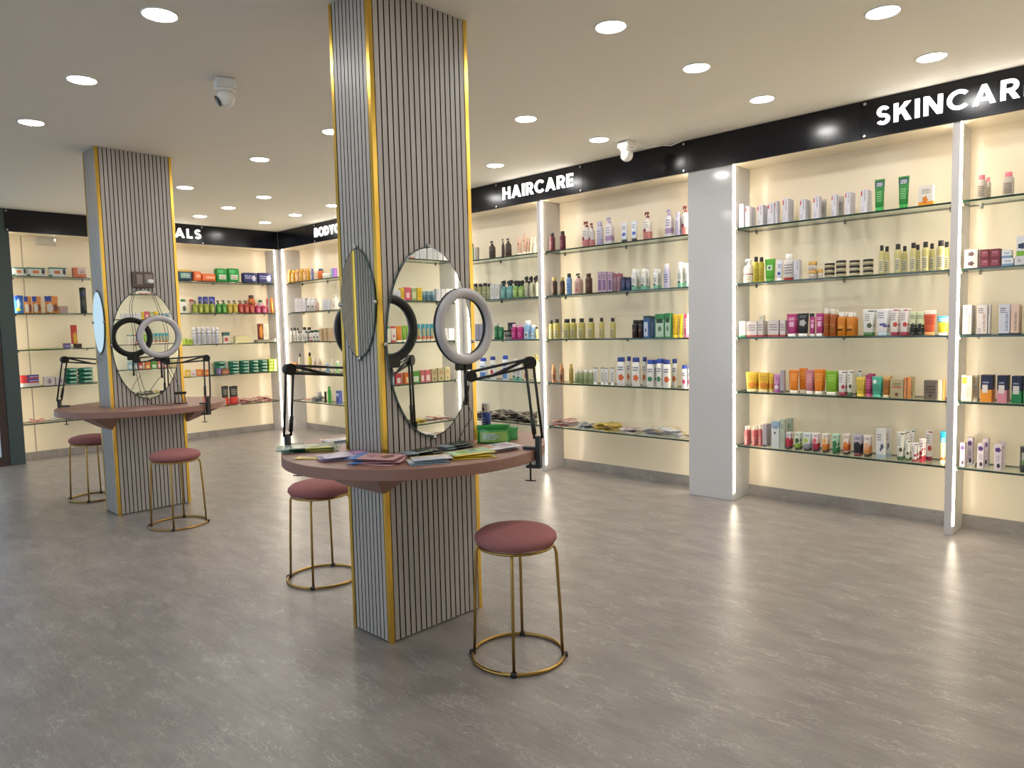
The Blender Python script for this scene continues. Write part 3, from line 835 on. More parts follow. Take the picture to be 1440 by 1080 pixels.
# ================================================================== PRODUCTS
# kind: (shape, object name, what it looks like, depth, look)
K = {
'c_red': ('carton', 'carton', 'white carton with red corner tab', .045, dict(c='DEDAE2', R=[(.06, .26, .74, .93, 'C9443A')], V=[(.58, .76, .5, .95, '4A4458', 2)], T=[(.1, .5, .08, .3, 'B5AEC0', 4)])),
'c_redback': ('carton', 'carton', 'plain off-white carton set back behind the red-tab cartons', .03, dict(c='CFC9C4', V=[(.4, .7, .3, .9, '8A827E', 2)])),
't_green': ('tube', 'tube', 'glossy green gel tube with white and navy top print', .04, dict(c='2F8B3C', R=[(.1, .9, .72, .93, '26405C')], T=[(.2, .8, .74, .9, 'E8F0EE', 3), (.25, .75, .2, .6, '8FCB8E', 5)], k='2C9A44')),
'c_orange': ('carton', 'carton', 'white square carton with orange fruit and orange base band', .04, dict(c='E2DCD4', R=[(0, 1, 0, .2, 'EDA020')], B=[(.45, .28, .2, .2, 'D98218')], T=[(.2, .8, .6, .85, '8C8578', 3)])),
'b_redband': ('pump', 'pump_bottle', 'white bottle with red band and white pump', .05, dict(c='EDE6DA', R=[(0, 1, .42, .48, '9E3B34')], T=[(.2, .8, .15, .4, 'B7A99B', 3)], k='EFE8DE')),
'b_yelblack': ('bottle', 'bottle', 'yellow bottle with black cap', .05, dict(c='C9B93F', T=[(.1, .9, .1, .7, '8C7D26', 7)], k='1F1814')),
't_greenwide': ('tube', 'tube', 'bright green face wash tube with white logo', .04, dict(c='5DAE35', R=[(.25, .75, .42, .68, 'CFE0C8')], B=[(.5, .55, .15, .08, '3B6E62')], k='4F9A2E')),
't_whiteblue': ('tube', 'tube', 'white tube with blue print', .035, dict(c='DCDDE4', T=[(.2, .8, .55, .8, '5873A8', 3)], B=[(.5, .25, .28, .1, '4866B0')], k='E6E6EA')),
'b_whitered': ('bottle', 'bottle', 'clear white bottle with red base band', .05, dict(c='DDD8D4', R=[(0, 1, 0, .12, 'C24B46')], T=[(.1, .9, .3, .8, '8B8488', 4)], k='E8E4E2')),
'c_vert': ('carton', 'carton', 'pale grey carton with upright dark lettering', .045, dict(c='D5D3DA', V=[(.62, .78, .5, .95, '3C3A46', 1)], T=[(.1, .6, .1, .3, 'A6A3AE', 3)])),
'j_gold': ('jar', 'jar', 'white cream jar with gold lid', .055, dict(c='DCD3CC', T=[(.15, .85, .2, .6, '9C8F8A', 2)], k='C79B4E')),
'j_black': ('jar', 'jar', 'pale jar with black lid', .06, dict(c='CFC7A8', T=[(.1, .9, .15, .6, '8E8664', 2)], k='1E1512')),
'b_oil': ('bottle', 'bottle', 'pale yellow oil bottle with black screw cap', .04, dict(c='D6CC8E', R=[(.12, .88, .08, .62, 'E2DDC4')], T=[(.2, .8, .15, .58, '6E6750', 5)], k='1F1915', x=.15)),
'c_sm_green': ('carton', 'carton', 'small white carton with green base band', .05, dict(c='DDD5D3', R=[(0, 1, 0, .13, '3E8C63')], T=[(.1, .9, .4, .8, '8E8788', 3)])),
'c_sm_red': ('carton', 'carton', 'small white carton with coral base band', .05, dict(c='DED6D3', R=[(0, 1, 0, .13, 'C0605A')], T=[(.12, .88, .4, .85, '87808A', 3)])),
'c_cream': ('carton', 'carton', 'small cream carton standing on another carton', .04, dict(c='E3DCC6', T=[(.2, .8, .3, .7, 'A89F86', 2)])),
't_pink': ('tube', 'tube', 'magenta pink tube with white cap', .035, dict(c='B8437F', R=[(.3, .75, .35, .6, 'E3BCD0')], T=[(.2, .8, .68, .85, 'F0CFE0', 2)], k='EDE7E3')),
't_black': ('tube', 'tube', 'black tube with pale round emblem and white cap', .035, dict(c='1D1B20', B=[(.5, .52, .3, .17, 'B9B6B2')], T=[(.2, .8, .78, .92, '8D8A8E', 2)], k='E9E5E0')),
'b_amber': ('bottle', 'bottle', 'amber bottle with clear cap', .045, dict(c='B0602A', R=[(.2, .8, .2, .55, 'C7833F')], T=[(.25, .75, .25, .5, '5C2D14', 3)], k='DED5CB', x=.1)),
'j_amber': ('bottle', 'bottle', 'wide orange bottle with white cap', .05, dict(c='CF8423', R=[(.05, .7, .28, .36, '3A2416')], T=[(.2, .8, .42, .56, 'F0C070', 2)], k='E8E2DA')),
't_whgreen': ('tube', 'tube', 'white tube with green leaf and dark green cap', .035, dict(c='E3E1DC', B=[(.62, .3, .22, .12, '5C6A44')], R=[(.45, .95, .9, .95, '3D463A')], T=[(.2, .6, .5, .85, '9A9A96', 4)], k='3E6B34')),
't_lav': ('tube', 'tube', 'white tube with lavender sprigs and pale blue cap', .035, dict(c='E4E1E2', B=[(.55, .33, .3, .07, '66659A'), (.75, .26, .2, .05, '55548A')], T=[(.1, .6, .6, .9, '8A8796', 3)], k='AFC0CC')),
't_straw': ('tube', 'tube', 'white tube with red strawberry and maroon cap', .035, dict(c='E6DEDA', B=[(.62, .32, .26, .11, 'BE453C')], R=[(.4, .9, .9, .95, 'A8453F')], T=[(.1, .6, .5, .85, '97908E', 4)], k='8E1F3B')),
't_char': ('tube', 'tube', 'pale green charcoal tube with black cap', .035, dict(c='CDD3B0', R=[(0, 1, .0, .22, '23231F')], B=[(.55, .3, .38, .14, '1F211C')], T=[(.1, .9, .65, .85, '4C5A44', 3)], k='1C1B1A')),
't_coral': ('tube', 'tube', 'coral orange tube with white shoulder', .035, dict(c='D6643C', R=[(0, 1, .82, 1, 'EBDCCF')], T=[(.15, .85, .35, .75, '8C2F1C', 5)], k='E39A55')),
't_blueyel': ('tube', 'tube', 'sky blue and yellow sunscreen tube', .035, dict(c='E9CE3A', R=[(0, 1, .62, 1, '5FB4D4')], T=[(.15, .85, .7, .9, 'E8F4F8', 2)], k='EFE9DC')),
't_yellow': ('tube', 'tube', 'yellow tube with orange foot', .035, dict(c='E5BE36', B=[(.6, .25, .4, .2, 'DE8C2A')], T=[(.15, .85, .5, .85, 'B98A1C', 4)], k='EFD9A0')),
't_lilac': ('tube', 'tube', 'lilac and magenta tube', .035, dict(c='CE93BE', B=[(.5, .2, .3, .14, 'F0E6EE')], R=[(.1, .9, .3, .36, '8D3C86')], T=[(.2, .8, .6, .85, '8D4C90', 3)], k='A34E9A')),
'c_lilac': ('carton', 'carton', 'lilac grey carton with dark foot', .04, dict(c='BDB3B8', R=[(.1, .95, 0, .1, '5E5458')], V=[(.5, .7, .3, .9, '8C8288', 2)])),
't_orange': ('tube', 'tube', 'orange tube with white cap', .035, dict(c='E68A17', T=[(.2, .8, .5, .85, 'EFB060', 3)], k='EFE5D2')),
't_rose': ('tube', 'tube', 'dusty rose tube with white cap', .035, dict(c='CC8388', T=[(.2, .8, .4, .85, 'E6BEC0', 5)], k='EDE5DF')),
't_lime': ('tube', 'tube', 'lime green tube with white cap', .035, dict(c='86B526', T=[(.2, .8, .5, .85, 'B4D86C', 3)], k='E6E2CE')),
't_berry': ('tube', 'tube', 'white tube with red berry and red cap', .035, dict(c='E4DEDA', B=[(.66, .25, .22, .1, 'B33B48')], R=[(.5, .95, .9, .95, '4A4247')], T=[(.1, .55, .45, .85, '98928F', 4)], k='8C2638')),
't_olive': ('tube', 'tube', 'white tube with dark olive fruit and green cap', .035, dict(c='DFDDD2', B=[(.6, .28, .24, .1, '4E4F38')], R=[(.5, .95, .9, .95, '3F4237')], T=[(.1, .55, .45, .85, '93948A', 4)], k='35562E')),
't_mini_yel': ('tube', 'tube', 'small light yellow tube with brown lettering', .03, dict(c='E6CB4F', T=[(.15, .85, .2, .85, '8C7520', 7)], k='E6CB4F')),
't_mag': ('tube', 'tube', 'deep magenta tube', .03, dict(c='A83A68', T=[(.15, .85, .3, .85, 'D47FA2', 4)], k='C45B86')),
't_teal': ('tube', 'tube', 'mint teal tube with dark lettering', .03, dict(c='58B79A', B=[(.3, .72, .2, .12, 'E6EEE6')], T=[(.15, .85, .2, .6, '2C6B5C', 4)], k='58B79A')),
't_brown': ('tube', 'tube', 'caramel brown tube', .03, dict(c='B5782A', R=[(0, 1, .8, 1, 'D8B478')], T=[(.15, .85, .3, .7, '6E4410', 4)], k='E0C9A0')),
'c_kraft': ('carton', 'carton', 'kraft beige carton with orange line', .04, dict(c='BDB08A', R=[(.15, .85, .55, .62, 'C2622C')], B=[(.5, .2, .14, .1, '7A4A24')], T=[(.2, .8, .68, .85, '6E6448', 2)])),
'c_or': ('carton', 'carton', 'orange carton seen edge on', .05, dict(c='D98B4E', V=[(.3, .7, .1, .9, 'F0D0A8', 2)])),
'c_dgrey': ('carton', 'carton', 'dark taupe carton', .04, dict(c='7A6E62', T=[(.15, .85, .35, .8, '4A4038', 3)], B=[(.5, .22, .15, .1, '54463A')])),
'c_ivory': ('carton', 'carton', 'ivory carton with bright edge', .04, dict(c='EADFC4')),
'b_pinkserum': ('bottle', 'bottle', 'slim pink serum bottle with cream cap', .026, dict(c='CC6F72', T=[(.2, .8, .1, .6, 'E9C4C0', 5)], k='EDE2D2')),
'c_bluewhite': ('carton', 'carton', 'tall white and pale blue carton', .04, dict(c='D8DCDB', R=[(0, 1, .76, 1, '9FB7CC')], T=[(.2, .8, .72, .84, '4B6EA0', 2)], B=[(.45, .56, .12, .05, '33343C')])),
'c_teal': ('carton', 'carton', 'tall grey teal carton', .04, dict(c='B9C2B2', T=[(.2, .8, .7, .85, '5E8A7C', 2), (.2, .8, .2, .5, 'A4AE9E', 4)])),
'fw_red': ('tube', 'tube', 'white tube with red fruit, black cap', .032, dict(c='E6DEDC', R=[(0, 1, 0, .5, 'C23B4E')], B=[(.5, .5, .35, .16, 'CC3F54')], T=[(.2, .8, .72, .88, '5A5660', 2)], k='2A2422')),
'fw_green': ('tube', 'tube', 'white face wash tube with cucumber and black cap', .032, dict(c='DDE2D2', R=[(0, 1, 0, .28, '9CBC52')], B=[(.5, .45, .35, .18, '3C5A2A')], T=[(.2, .8, .76, .9, '4E5A50', 2)], k='26301E')),
'fw_lime': ('tube', 'tube', 'white face wash tube with lime and grey base', .032, dict(c='D8DCDC', R=[(0, 1, 0, .3, '9AA2A8')], B=[(.4, .5, .28, .16, 'A8C23A')], T=[(.2, .8, .76, .9, '5C6670', 2)], k='2B302E')),
'fw_pink': ('tube', 'tube', 'white face wash tube with pink letter ring', .032, dict(c='E8DAD8', R=[(0, 1, 0, .36, 'B83050')], B=[(.45, .52, .3, .16, 'D8506A')], T=[(.2, .8, .76, .9, '6A4C54', 2)], k='30181E')),
'fw_orange': ('tube', 'tube', 'white face wash tube with orange base', .032, dict(c='EADFD0', R=[(0, 1, 0, .38, 'DC8A2A')], B=[(.45, .55, .3, .16, 'E6A044')], T=[(.2, .8, .76, .9, '6E5A40', 2)], k='4A2E14')),
'fw_aloe': ('tube', 'tube', 'pale green face wash tube with dark green leaf', .032, dict(c='B9D6BE', B=[(.5, .4, .38, .24, '2F7A48')], R=[(0, 1, 0, .2, '3C8C54')], T=[(.2, .8, .76, .9, '2E5A40', 2)], k='1E4A2C')),
'fw_papaya': ('tube', 'tube', 'white face wash tube with orange slices', .032, dict(c='E6D9CC', R=[(0, 1, .06, .42, 'C4621E')], B=[(.5, .42, .4, .16, 'DE8428')], T=[(.2, .8, .76, .9, '6A564C', 2)], k='3A2014')),
'fw_dark': ('tube', 'tube', 'lilac grey face wash tube with black berries', .032, dict(c='BDB4BE', R=[(0, 1, 0, .46, '2A2630')], B=[(.5, .45, .4, .16, '1E1C26')], T=[(.2, .8, .72, .88, '4E4A6A', 2)], k='6A2A2E')),
'fw_peach': ('tube', 'tube', 'white face wash tube with peach', .032, dict(c='E9DCD2', R=[(0, 1, 0, .4, 'DE9C62')], B=[(.5, .42, .36, .2, 'E6AE86')], T=[(.2, .8, .76, .9, '705C70', 2)], k='2E2A18')),
'c_lav': ('carton', 'carton', 'white carton with lavender sprig', .04, dict(c='E4E1DE', B=[(.7, .4, .2, .1, '55566E'), (.55, .3, .12, .07, '6A6A82')], R=[(0, 1, 0, .14, 'B9C9D0')], T=[(.1, .6, .6, .85, '8C8A90', 3)])),
't_cherry': ('tube', 'tube', 'white and red cherry tube', .035, dict(c='E8DCD8', R=[(0, 1, 0, .16, 'B3223A')], B=[(.4, .3, .35, .14, 'A81C36'), (.75, .48, .15, .08, 'C23A50')], T=[(.15, .85, .62, .85, 'A08C8A', 2)], k='B3223A')),
't_sun': ('tube', 'tube', 'turquoise and pale yellow tube', .035, dict(c='E6DC9E', R=[(0, 1, .62, 1, '2E9EC0'), (0, 1, 0, .1, 'D86A2A')], T=[(.2, .8, .66, .8, 'D8EEF4', 2)], k='E0D8A8')),
# past the divider
'b_pinkcap': ('bottle', 'bottle', 'clear bottle with pink cap', .05, dict(c='D9CFC2', R=[(.1, .9, .1, .7, 'CFC2B4')], T=[(.15, .85, .15, .7, '6E645E', 6)], k='D8707C', x=.25)),
'c_greypink': ('carton', 'carton', 'pinkish grey carton with dark print', .06, dict(c='D4C4C4', B=[(.5, .5, .25, .25, '5E4A50')])),
'c_maroon': ('carton', 'carton', 'maroon carton with pale print', .06, dict(c='7A3340', R=[(.15, .85, .2, .5, '935260')], T=[(.2, .8, .55, .8, 'C99AA2', 2)])),
'c_whblue': ('carton', 'carton', 'flat white carton with blue stripe', .06, dict(c='D9DCE0', R=[(0, 1, 0, .3, '7F9CBC')], T=[(.2, .8, .5, .8, '53678A', 2)])),
'c_greenwht': ('carton', 'carton', 'white carton with navy oval and green foot', .06, dict(c='D6D6DC', R=[(0, 1, 0, .25, '7FAE3A')], B=[(.5, .5, .4, .16, '2E3F5C')])),
'c_greyflat': ('carton', 'carton', 'plain grey white carton lying flat', .06, dict(c='CFCBCF', B=[(.4, .5, .1, .15, '8C8890')])),
'c_tall': ('carton', 'carton', 'tall grey white carton with upright coloured lettering', .045, dict(c='D0CAC8', V=[(.62, .86, .1, .72, 'A0605A', 2)], T=[(.1, .6, .72, .92, '6C6468', 3), (.1, .4, .1, .25, '807A7C', 2)], R=[(0, 1, 0, .03, '4A3A3A')])),
'c_tallblue': ('carton', 'carton', 'tall pale blue carton with upright navy lettering', .045, dict(c='CBCDD8', V=[(.64, .88, .12, .75, '3F5C8C', 2)], T=[(.1, .6, .72, .92, '5E6270', 3)], R=[(0, 1, 0, .04, '3A3A4C')])),
'c_tallpink': ('carton', 'carton', 'tall peach carton with upright dark lettering', .045, dict(c='D8BFB0', V=[(.5, .78, .12, .75, '3E3436', 2)], R=[(0, 1, 0, .05, '4A3A38')])),
'c_yelcorner': ('carton', 'carton', 'white carton with yellow corner square', .05, dict(c='DDD3C0', R=[(.03, .5, .68, .93, 'D9BE2C')], T=[(.1, .9, .15, .6, 'A59C90', 5)])),
'c_navyor': ('carton', 'carton', 'navy and orange carton', .045, dict(c='E0952A', R=[(0, 1, .46, 1, '1F2346'), (.15, .62, .34, .64, 'D9D4D0')], T=[(.15, .7, .7, .8, 'A8AAC0', 1)])),
'c_navypk': ('carton', 'carton', 'navy and pink carton', .045, dict(c='D890A0', R=[(0, 1, .46, 1, '1F2346'), (.15, .75, .34, .64, 'D9D4D0')], T=[(.15, .7, .7, .8, 'A8AAC0', 1)])),
'c_navygr': ('carton', 'carton', 'navy and green carton', .045, dict(c='1F8A52', R=[(0, 1, .46, 1, '1F2346'), (.15, .75, .34, .64, 'D9D4D0')], T=[(.15, .7, .7, .8, 'A8AAC0', 1)])),
'c_purple': ('carton', 'carton', 'slim white lilac carton with purple emblem', .05, dict(c='DCD0D8', B=[(.5, .8, .42, .1, '5E3F86'), (.6, .17, .25, .1, '3C3038')], T=[(.25, .75, .35, .6, 'A99CAC', 4)])),
'p_black': ('pouch', 'pouch', 'crumpled black and silver pouch', .05, dict(c='2A2A28', B=[(.5, .6, .3, .2, 'A8A89C'), (.35, .35, .15, .1, '6E8A4A')])),
# haircare
'b_maroon': ('bottle', 'bottle', 'maroon bottle with dark cap', .04, dict(c='6A2334', T=[(.2, .8, .2, .7, 'A86A78', 4)], k='2E1218')),
'p_white_red': ('pump', 'pump_bottle', 'white pump bottle with red flower base', .055, dict(c='E4DDD8', R=[(0, 1, 0, .36, 'CC8A88')], B=[(.3, .42, .25, .1, '8E3038')], T=[(.2, .8, .55, .85, '9AA09A', 3)], k='7A2E30')),
's_lilac': ('bottle', 'bottle', 'lilac white spray bottle', .045, dict(c='D2CEDA', R=[(0, 1, 0, .32, 'B7AFCB')], T=[(.2, .8, .35, .8, '8C88A4', 4)], k='B4AEC6')),
'b_lilac': ('pump', 'pump_bottle', 'lilac banded white bottle with lilac top', .055, dict(c='DFDAE0', R=[(0, 1, .16, .4, 'B49ABE')], T=[(.2, .8, .5, .85, '9088A0', 3)], k='AFA0C8')),
't_flower': ('tube', 'tube', 'white tube with blue flower and black cap', .035, dict(c='DEE0E6', B=[(.55, .3, .28, .11, '3F5FB4')], T=[(.2, .7, .6, .85, '6C7284', 2)], k='22221F')),
'b_gold': ('bottle', 'bottle', 'dark brown bottle with gold cap', .04, dict(c='4A3426', T=[(.2, .8, .2, .65, '8C6E4A', 4)], k='B99A5C')),
'b_blue': ('bottle', 'bottle', 'light blue bottle with black cap', .04, dict(c='7FA5D0', T=[(.2, .8, .2, .7, '4E75A8', 3)], k='23242C')),
'p_pink': ('pump', 'pump_bottle', 'dusty pink bottle with black pump', .05, dict(c='CDAAA2', B=[(.5, .25, .2, .1, 'B86A6A')], T=[(.2, .8, .4, .75, 'A07A74', 3)], k='241E1C')),
'b_brown': ('bottle', 'bottle', 'brown bottle with dark top', .045, dict(c='5C3A2C', R=[(.15, .85, .1, .6, '7A5A44')], T=[(.2, .8, .15, .55, '3A221A', 4)], k='3A2418')),
'c_violet': ('carton', 'carton', 'mauve carton with purple band', .04, dict(c='B9A2B4', R=[(.2, .8, .1, .6, '7A5A88')], T=[(.2, .8, .68, .9, '6A4A60', 2)])),
'b_mauve': ('bottle', 'bottle', 'mauve bottle', .04, dict(c='A07E8C', T=[(.2, .8, .2, .7, '7A5A68', 4)], k='8C4C58')),
'b_navy': ('bottle', 'bottle', 'navy blue bottle', .04, dict(c='3A4568', T=[(.2, .8, .3, .7, '6A769A', 3)], k='262E4A')),
'b_mint': ('bottle', 'bottle', 'white bottle with mint base and white cap', .045, dict(c='E2E2DE', R=[(0, 1, 0, .22, '8CC4AE')], B=[(.4, .26, .3, .06, '2E5A52')], T=[(.2, .8, .4, .72, '4C5660', 4)], k='E9E7E2')),
'b_ltlilac': ('bottle', 'bottle', 'pale lilac bottle with white cap', .045, dict(c='C9C6DC', T=[(.2, .8, .3, .75, '5C5E80', 4)], k='E6E4EC')),
'b_blackoil': ('bottle', 'bottle', 'yellow clear oil bottle with black cap', .042, dict(c='D3C878', R=[(.1, .9, .05, .6, 'E4DCB4')], T=[(.15, .85, .1, .58, '5E5634', 6)], k='1D1814', x=.22)),
'b_black': ('bottle', 'bottle', 'black bottle with brown emblem', .042, dict(c='231716', B=[(.4, .5, .22, .1, '8A5A3C')], T=[(.2, .8, .1, .35, '4E3630', 3)], k='1A1211')),
'c_blue': ('carton', 'carton', 'blue carton with white label', .045, dict(c='3F659C', R=[(.08, .75, .08, .72, 'C3CBDA'), (0, 1, .88, 1, '2E4A58')], B=[(.4, .35, .12, .1, '33406A')])),
'c_greenbig': ('carton', 'carton', 'dark green carton with pale green label', .045, dict(c='3E8C56', R=[(.08, .92, .05, .76, 'BCD2BE'), (.15, .85, .62, .8, '2C4A38')], B=[(.5, .38, .2, .12, '5C7A64')])),
't_yelblk': ('tube', 'tube', 'bright yellow tube with black upright lettering', .035, dict(c='EBC32A', V=[(.2, .5, .3, .8, '5A4210', 2)], k='EBC32A')),
't_pinkw': ('tube', 'tube', 'pink and white tube', .035, dict(c='CF5C78', R=[(.62, 1, 0, 1, 'F0E4E2')], T=[(.1, .6, .3, .8, 'F0C8D0', 4)], k='CF5C78')),
'b_copper': ('bottle', 'bottle', 'copper mist bottle with copper cap', .034, dict(c='B5835A', R=[(.1, .9, .2, .55, '6A4028')], k='C08A58')),
'b_goldmist': ('bottle', 'bottle', 'gold mist bottle with gold cap', .034, dict(c='B5A05A', R=[(.2, .8, .2, .6, 'A8873A')], k='C7A24A')),
'b_cleargreen': ('bottle', 'bottle', 'small clear bottle with pale green print', .03, dict(c='C2CCA0', T=[(.1, .9, .1, .5, '7C9A4E', 5)], k='DAD8CC', x=.35)),
't_whblk': ('tube', 'tube', 'white tube with black upright lettering', .03, dict(c='E2E0DE', V=[(.35, .75, .1, .72, '2E2C2C', 2)], R=[(0, 1, .95, 1, '2A2828')], k='E2E0DE')),
'f_orange': ('flip', 'shampoo_bottle', 'white shampoo bottle with orange flower and navy cap', .045, dict(c='E6E3E0', B=[(.6, .35, .32, .14, 'D8703A')], T=[(.2, .85, .65, .85, '55607A', 2)], k='2A3C86')),
'f_green': ('flip', 'shampoo_bottle', 'white shampoo bottle with green leaf and navy cap', .045, dict(c='E6E4E0', B=[(.55, .35, .32, .12, '3F8C5A')], T=[(.2, .85, .65, .85, '55607A', 2)], k='2A4AA0')),
'f_pink': ('flip', 'shampoo_bottle', 'white shampoo bottle with pink flower and blue cap', .04, dict(c='EAE6E6', B=[(.5, .35, .3, .12, 'D0527A')], T=[(.2, .85, .65, .85, '55607A', 2)], k='2E48A0')),
'b_tealcap': ('bottle', 'bottle', 'mint green bottle with black cap', .045, dict(c='7FBCA4', T=[(.2, .8, .3, .7, '4C8A74', 3)], k='1E2A24')),
'c_greyp': ('carton', 'carton', 'plain warm grey carton', .03, dict(c='B9B2A6')),
'p_dark': ('pump', 'pump_bottle', 'dark patterned bottle with black pump', .05, dict(c='4A3A30', B=[(.35, .6, .2, .12, '8C7A66'), (.65, .35, .22, .1, '7A6654')], T=[(.1, .9, .1, .8, '2A2018', 7)], k='1C1614')),
't_peach': ('tube', 'tube', 'peach tube with cream top', .035, dict(c='E6BFA4', B=[(.4, .6, .2, .1, 'A86A72')], T=[(.2, .8, .2, .5, 'D29C84', 3)], k='EFE3CC')),
't_cream': ('tube', 'tube', 'cream white tube', .03, dict(c='EDE4C8', B=[(.5, .5, .15, .08, '8A7A60')], k='F0E8D2')),
'b_clearblk': ('bottle', 'bottle', 'olive clear bottle with black cap', .045, dict(c='A8A878', R=[(.15, .85, .1, .6, 'C6C4A4')], T=[(.2, .8, .15, .55, '6E6C4E', 4)], k='1A1816', x=.15)),
'c_clear': ('carton', 'carton', 'pale translucent white carton', .04, dict(c='D2D2CC', T=[(.2, .8, .2, .8, 'A2A29C', 5)])),
'g_teal': ('trigger', 'spray_bottle', 'teal spray bottle with black trigger', .045, dict(c='6FA5A0', R=[(.15, .85, .1, .6, '8FBDB6')], k='17161A', x=.15)),
'g_green': ('trigger', 'spray_bottle', 'green spray bottle with black trigger', .045, dict(c='8CB05A', R=[(.15, .85, .1, .6, 'B6CC8E')], k='17161A', x=.15)),
'g_clear': ('trigger', 'spray_bottle', 'clear spray bottle with black trigger', .045, dict(c='C2C0A8', R=[(.15, .85, .1, .6, 'D2D0BC')], T=[(.2, .8, .1, .6, '98967E', 5)], k='1A181A', x=.25)),
'c_lilacgrey': ('carton', 'carton', 'grey lilac carton', .045, dict(c='A9A8B8', V=[(.6, .8, .2, .8, '6A6A7E', 2)])),
'b_dkgreen': ('bottle', 'bottle', 'dark green bottle with clear top', .042, dict(c='2F7A4E', T=[(.2, .8, .2, .7, '8CC4A0', 4)], k='C9C8BE')),
'j_dark': ('jar', 'jar', 'grey jar with black lid', .06, dict(c='A9A8A4', T=[(.15, .85, .2, .6, '5A5A58', 2)], k='242422')),
'c_dark': ('carton', 'carton', 'charcoal carton', .04, dict(c='3A3A44', T=[(.2, .8, .6, .8, '8A8A96', 2)])),
'b_magenta': ('bottle', 'bottle', 'magenta bottle with white cap', .045, dict(c='B32A7A', T=[(.2, .8, .2, .6, 'E08AB8', 4)], k='D8A8C4')),
'b_sky': ('bottle', 'bottle', 'sky blue bottle with white cap', .045, dict(c='9CC0DE', R=[(.2, .75, .1, .5, 'D6DEE6')], B=[(.5, .3, .14, .08, '33384A')], k='E9E6E2')),
'b_dropper': ('bottle', 'bottle', 'small yellow dropper bottle with black top', .03, dict(c='D9D08C', T=[(.2, .8, .15, .5, '8C8448', 3)], k='25221C')),
'f_blue': ('flip', 'shampoo_bottle', 'white bottle with blue print and blue cap', .045, dict(c='DCE2EA', R=[(.1, .9, .1, .4, '6A96CC')], T=[(.2, .8, .55, .8, '4C5C86', 2)], k='2A46A4')),
'f_red': ('flip', 'shampoo_bottle', 'white bottle with red heart print and blue cap', .045, dict(c='E6E4E0', B=[(.5, .4, .28, .14, 'C8454A')], T=[(.2, .8, .65, .82, '5C6480', 2)], k='2A3E92')),
'b_yelred': ('pump', 'pump_bottle', 'cream bottle with red print and gold pump', .045, dict(c='E0D8B4', B=[(.5, .3, .3, .14, 'A8342E')], T=[(.2, .8, .5, .8, '9C9068', 3)], k='C7B262')),
'c_sidewhite': ('carton', 'carton', 'narrow cream carton with dark print', .03, dict(c='E2DABE', V=[(.3, .7, .2, .8, '4A4234', 1)])),
# bodycare
'b_yellow': ('bottle', 'bottle', 'golden yellow shower gel bottle', .045, dict(c='D9A533', R=[(.15, .85, .15, .65, 'E6BE5C')], T=[(.2, .8, .2, .6, 'B0781C', 4)], k='E2B244')),
'b_orangegel': ('bottle', 'bottle', 'peach orange shower gel bottle', .045, dict(c='D99A58', R=[(.15, .85, .15, .65, 'E6C08C')], k='E0A860')),
'b_lilacslim': ('bottle', 'bottle', 'slim violet blue bottle', .035, dict(c='7A82B8', T=[(.2, .8, .2, .6, 'B0B6D8', 3)], k='4A5088')),
'b_blueor': ('bottle', 'bottle', 'orange bottle with blue top', .04, dict(c='D8793C', k='4A568C')),
'j_white': ('jar', 'jar', 'white body butter jar', .06, dict(c='DDD6C8', T=[(.15, .85, .25, .6, 'A8A090', 2)], k='E6E0D2')),
'c_tealpur': ('carton', 'carton', 'turquoise and purple carton', .045, dict(c='7CBCCC', R=[(.5, 1, 0, 1, 'B07ACB')])),
'c_white': ('carton', 'carton', 'plain white lilac carton', .045, dict(c='D8D6DC', T=[(.2, .8, .2, .8, 'B6B4BE', 5)])),
'b_darkmark': ('bottle', 'bottle', 'white bottle with dark emblem', .045, dict(c='DAD6D4', B=[(.5, .42, .3, .1, '3E3A3C')], T=[(.2, .8, .1, .3, 'A09C9A', 3)], k='E2DEDA')),
'b_pinkish': ('bottle', 'bottle', 'blush pink lotion bottle', .04, dict(c='D8BCB2', B=[(.5, .4, .22, .1, 'A8605A')], k='E6D8CC')),
'b_white': ('pump', 'pump_bottle', 'white lotion bottle with white pump', .045, dict(c='E2DDD2', B=[(.45, .35, .22, .12, 'A84A44')], T=[(.2, .8, .5, .8, 'B0A898', 3)], k='EAE6DC')),
'b_whblkcap': ('bottle', 'bottle', 'white lotion bottle with black cap', .04, dict(c='DDD9D4', T=[(.15, .85, .15, .65, '5E5E5C', 5)], k='1F2020')),
'b_whgrcap': ('bottle', 'bottle', 'white lotion bottle with dark green cap', .04, dict(c='DBD9D2', R=[(.1, .9, 0, .12, '2E6A56')], B=[(.5, .45, .28, .14, '4A4446')], k='1E4A40')),
'b_whpink': ('bottle', 'bottle', 'white lotion bottle with pink numerals and black cap', .04, dict(c='E0DAD6', R=[(.1, .9, 0, .16, 'C23A5A')], B=[(.5, .4, .3, .12, 'C84A6E')], k='1E2422')),
'c_beige': ('carton', 'carton', 'beige carton with brown print', .04, dict(c='D2B898', V=[(.4, .6, .2, .8, '9C7850', 2)])),
'j_orange': ('jar', 'jar', 'low orange lidded tub', .06, dict(c='E0B07A', k='DE9A58')),
'b_perfume': ('bottle', 'bottle', 'cream perfume bottle with black cap', .035, dict(c='E0D8C2', T=[(.2, .8, .2, .6, 'A89C7C', 2)], k='1E1A16')),
'b_perfyel': ('bottle', 'bottle', 'yellow perfume bottle with black cap', .04, dict(c='D2C456', T=[(.2, .8, .2, .6, '8C7E2C', 2)], k='1E1A16')),
'b_bluesm': ('bottle', 'bottle', 'pale blue mist bottle', .035, dict(c='9CB4D0', T=[(.2, .8, .2, .6, '5A769C', 3)], k='C9D2DC')),
'b_greensm': ('bottle', 'bottle', 'pale green mist bottle', .04, dict(c='A9C89C', T=[(.2, .8, .2, .6, '6A9A5C', 3)], k='D8D6C4')),
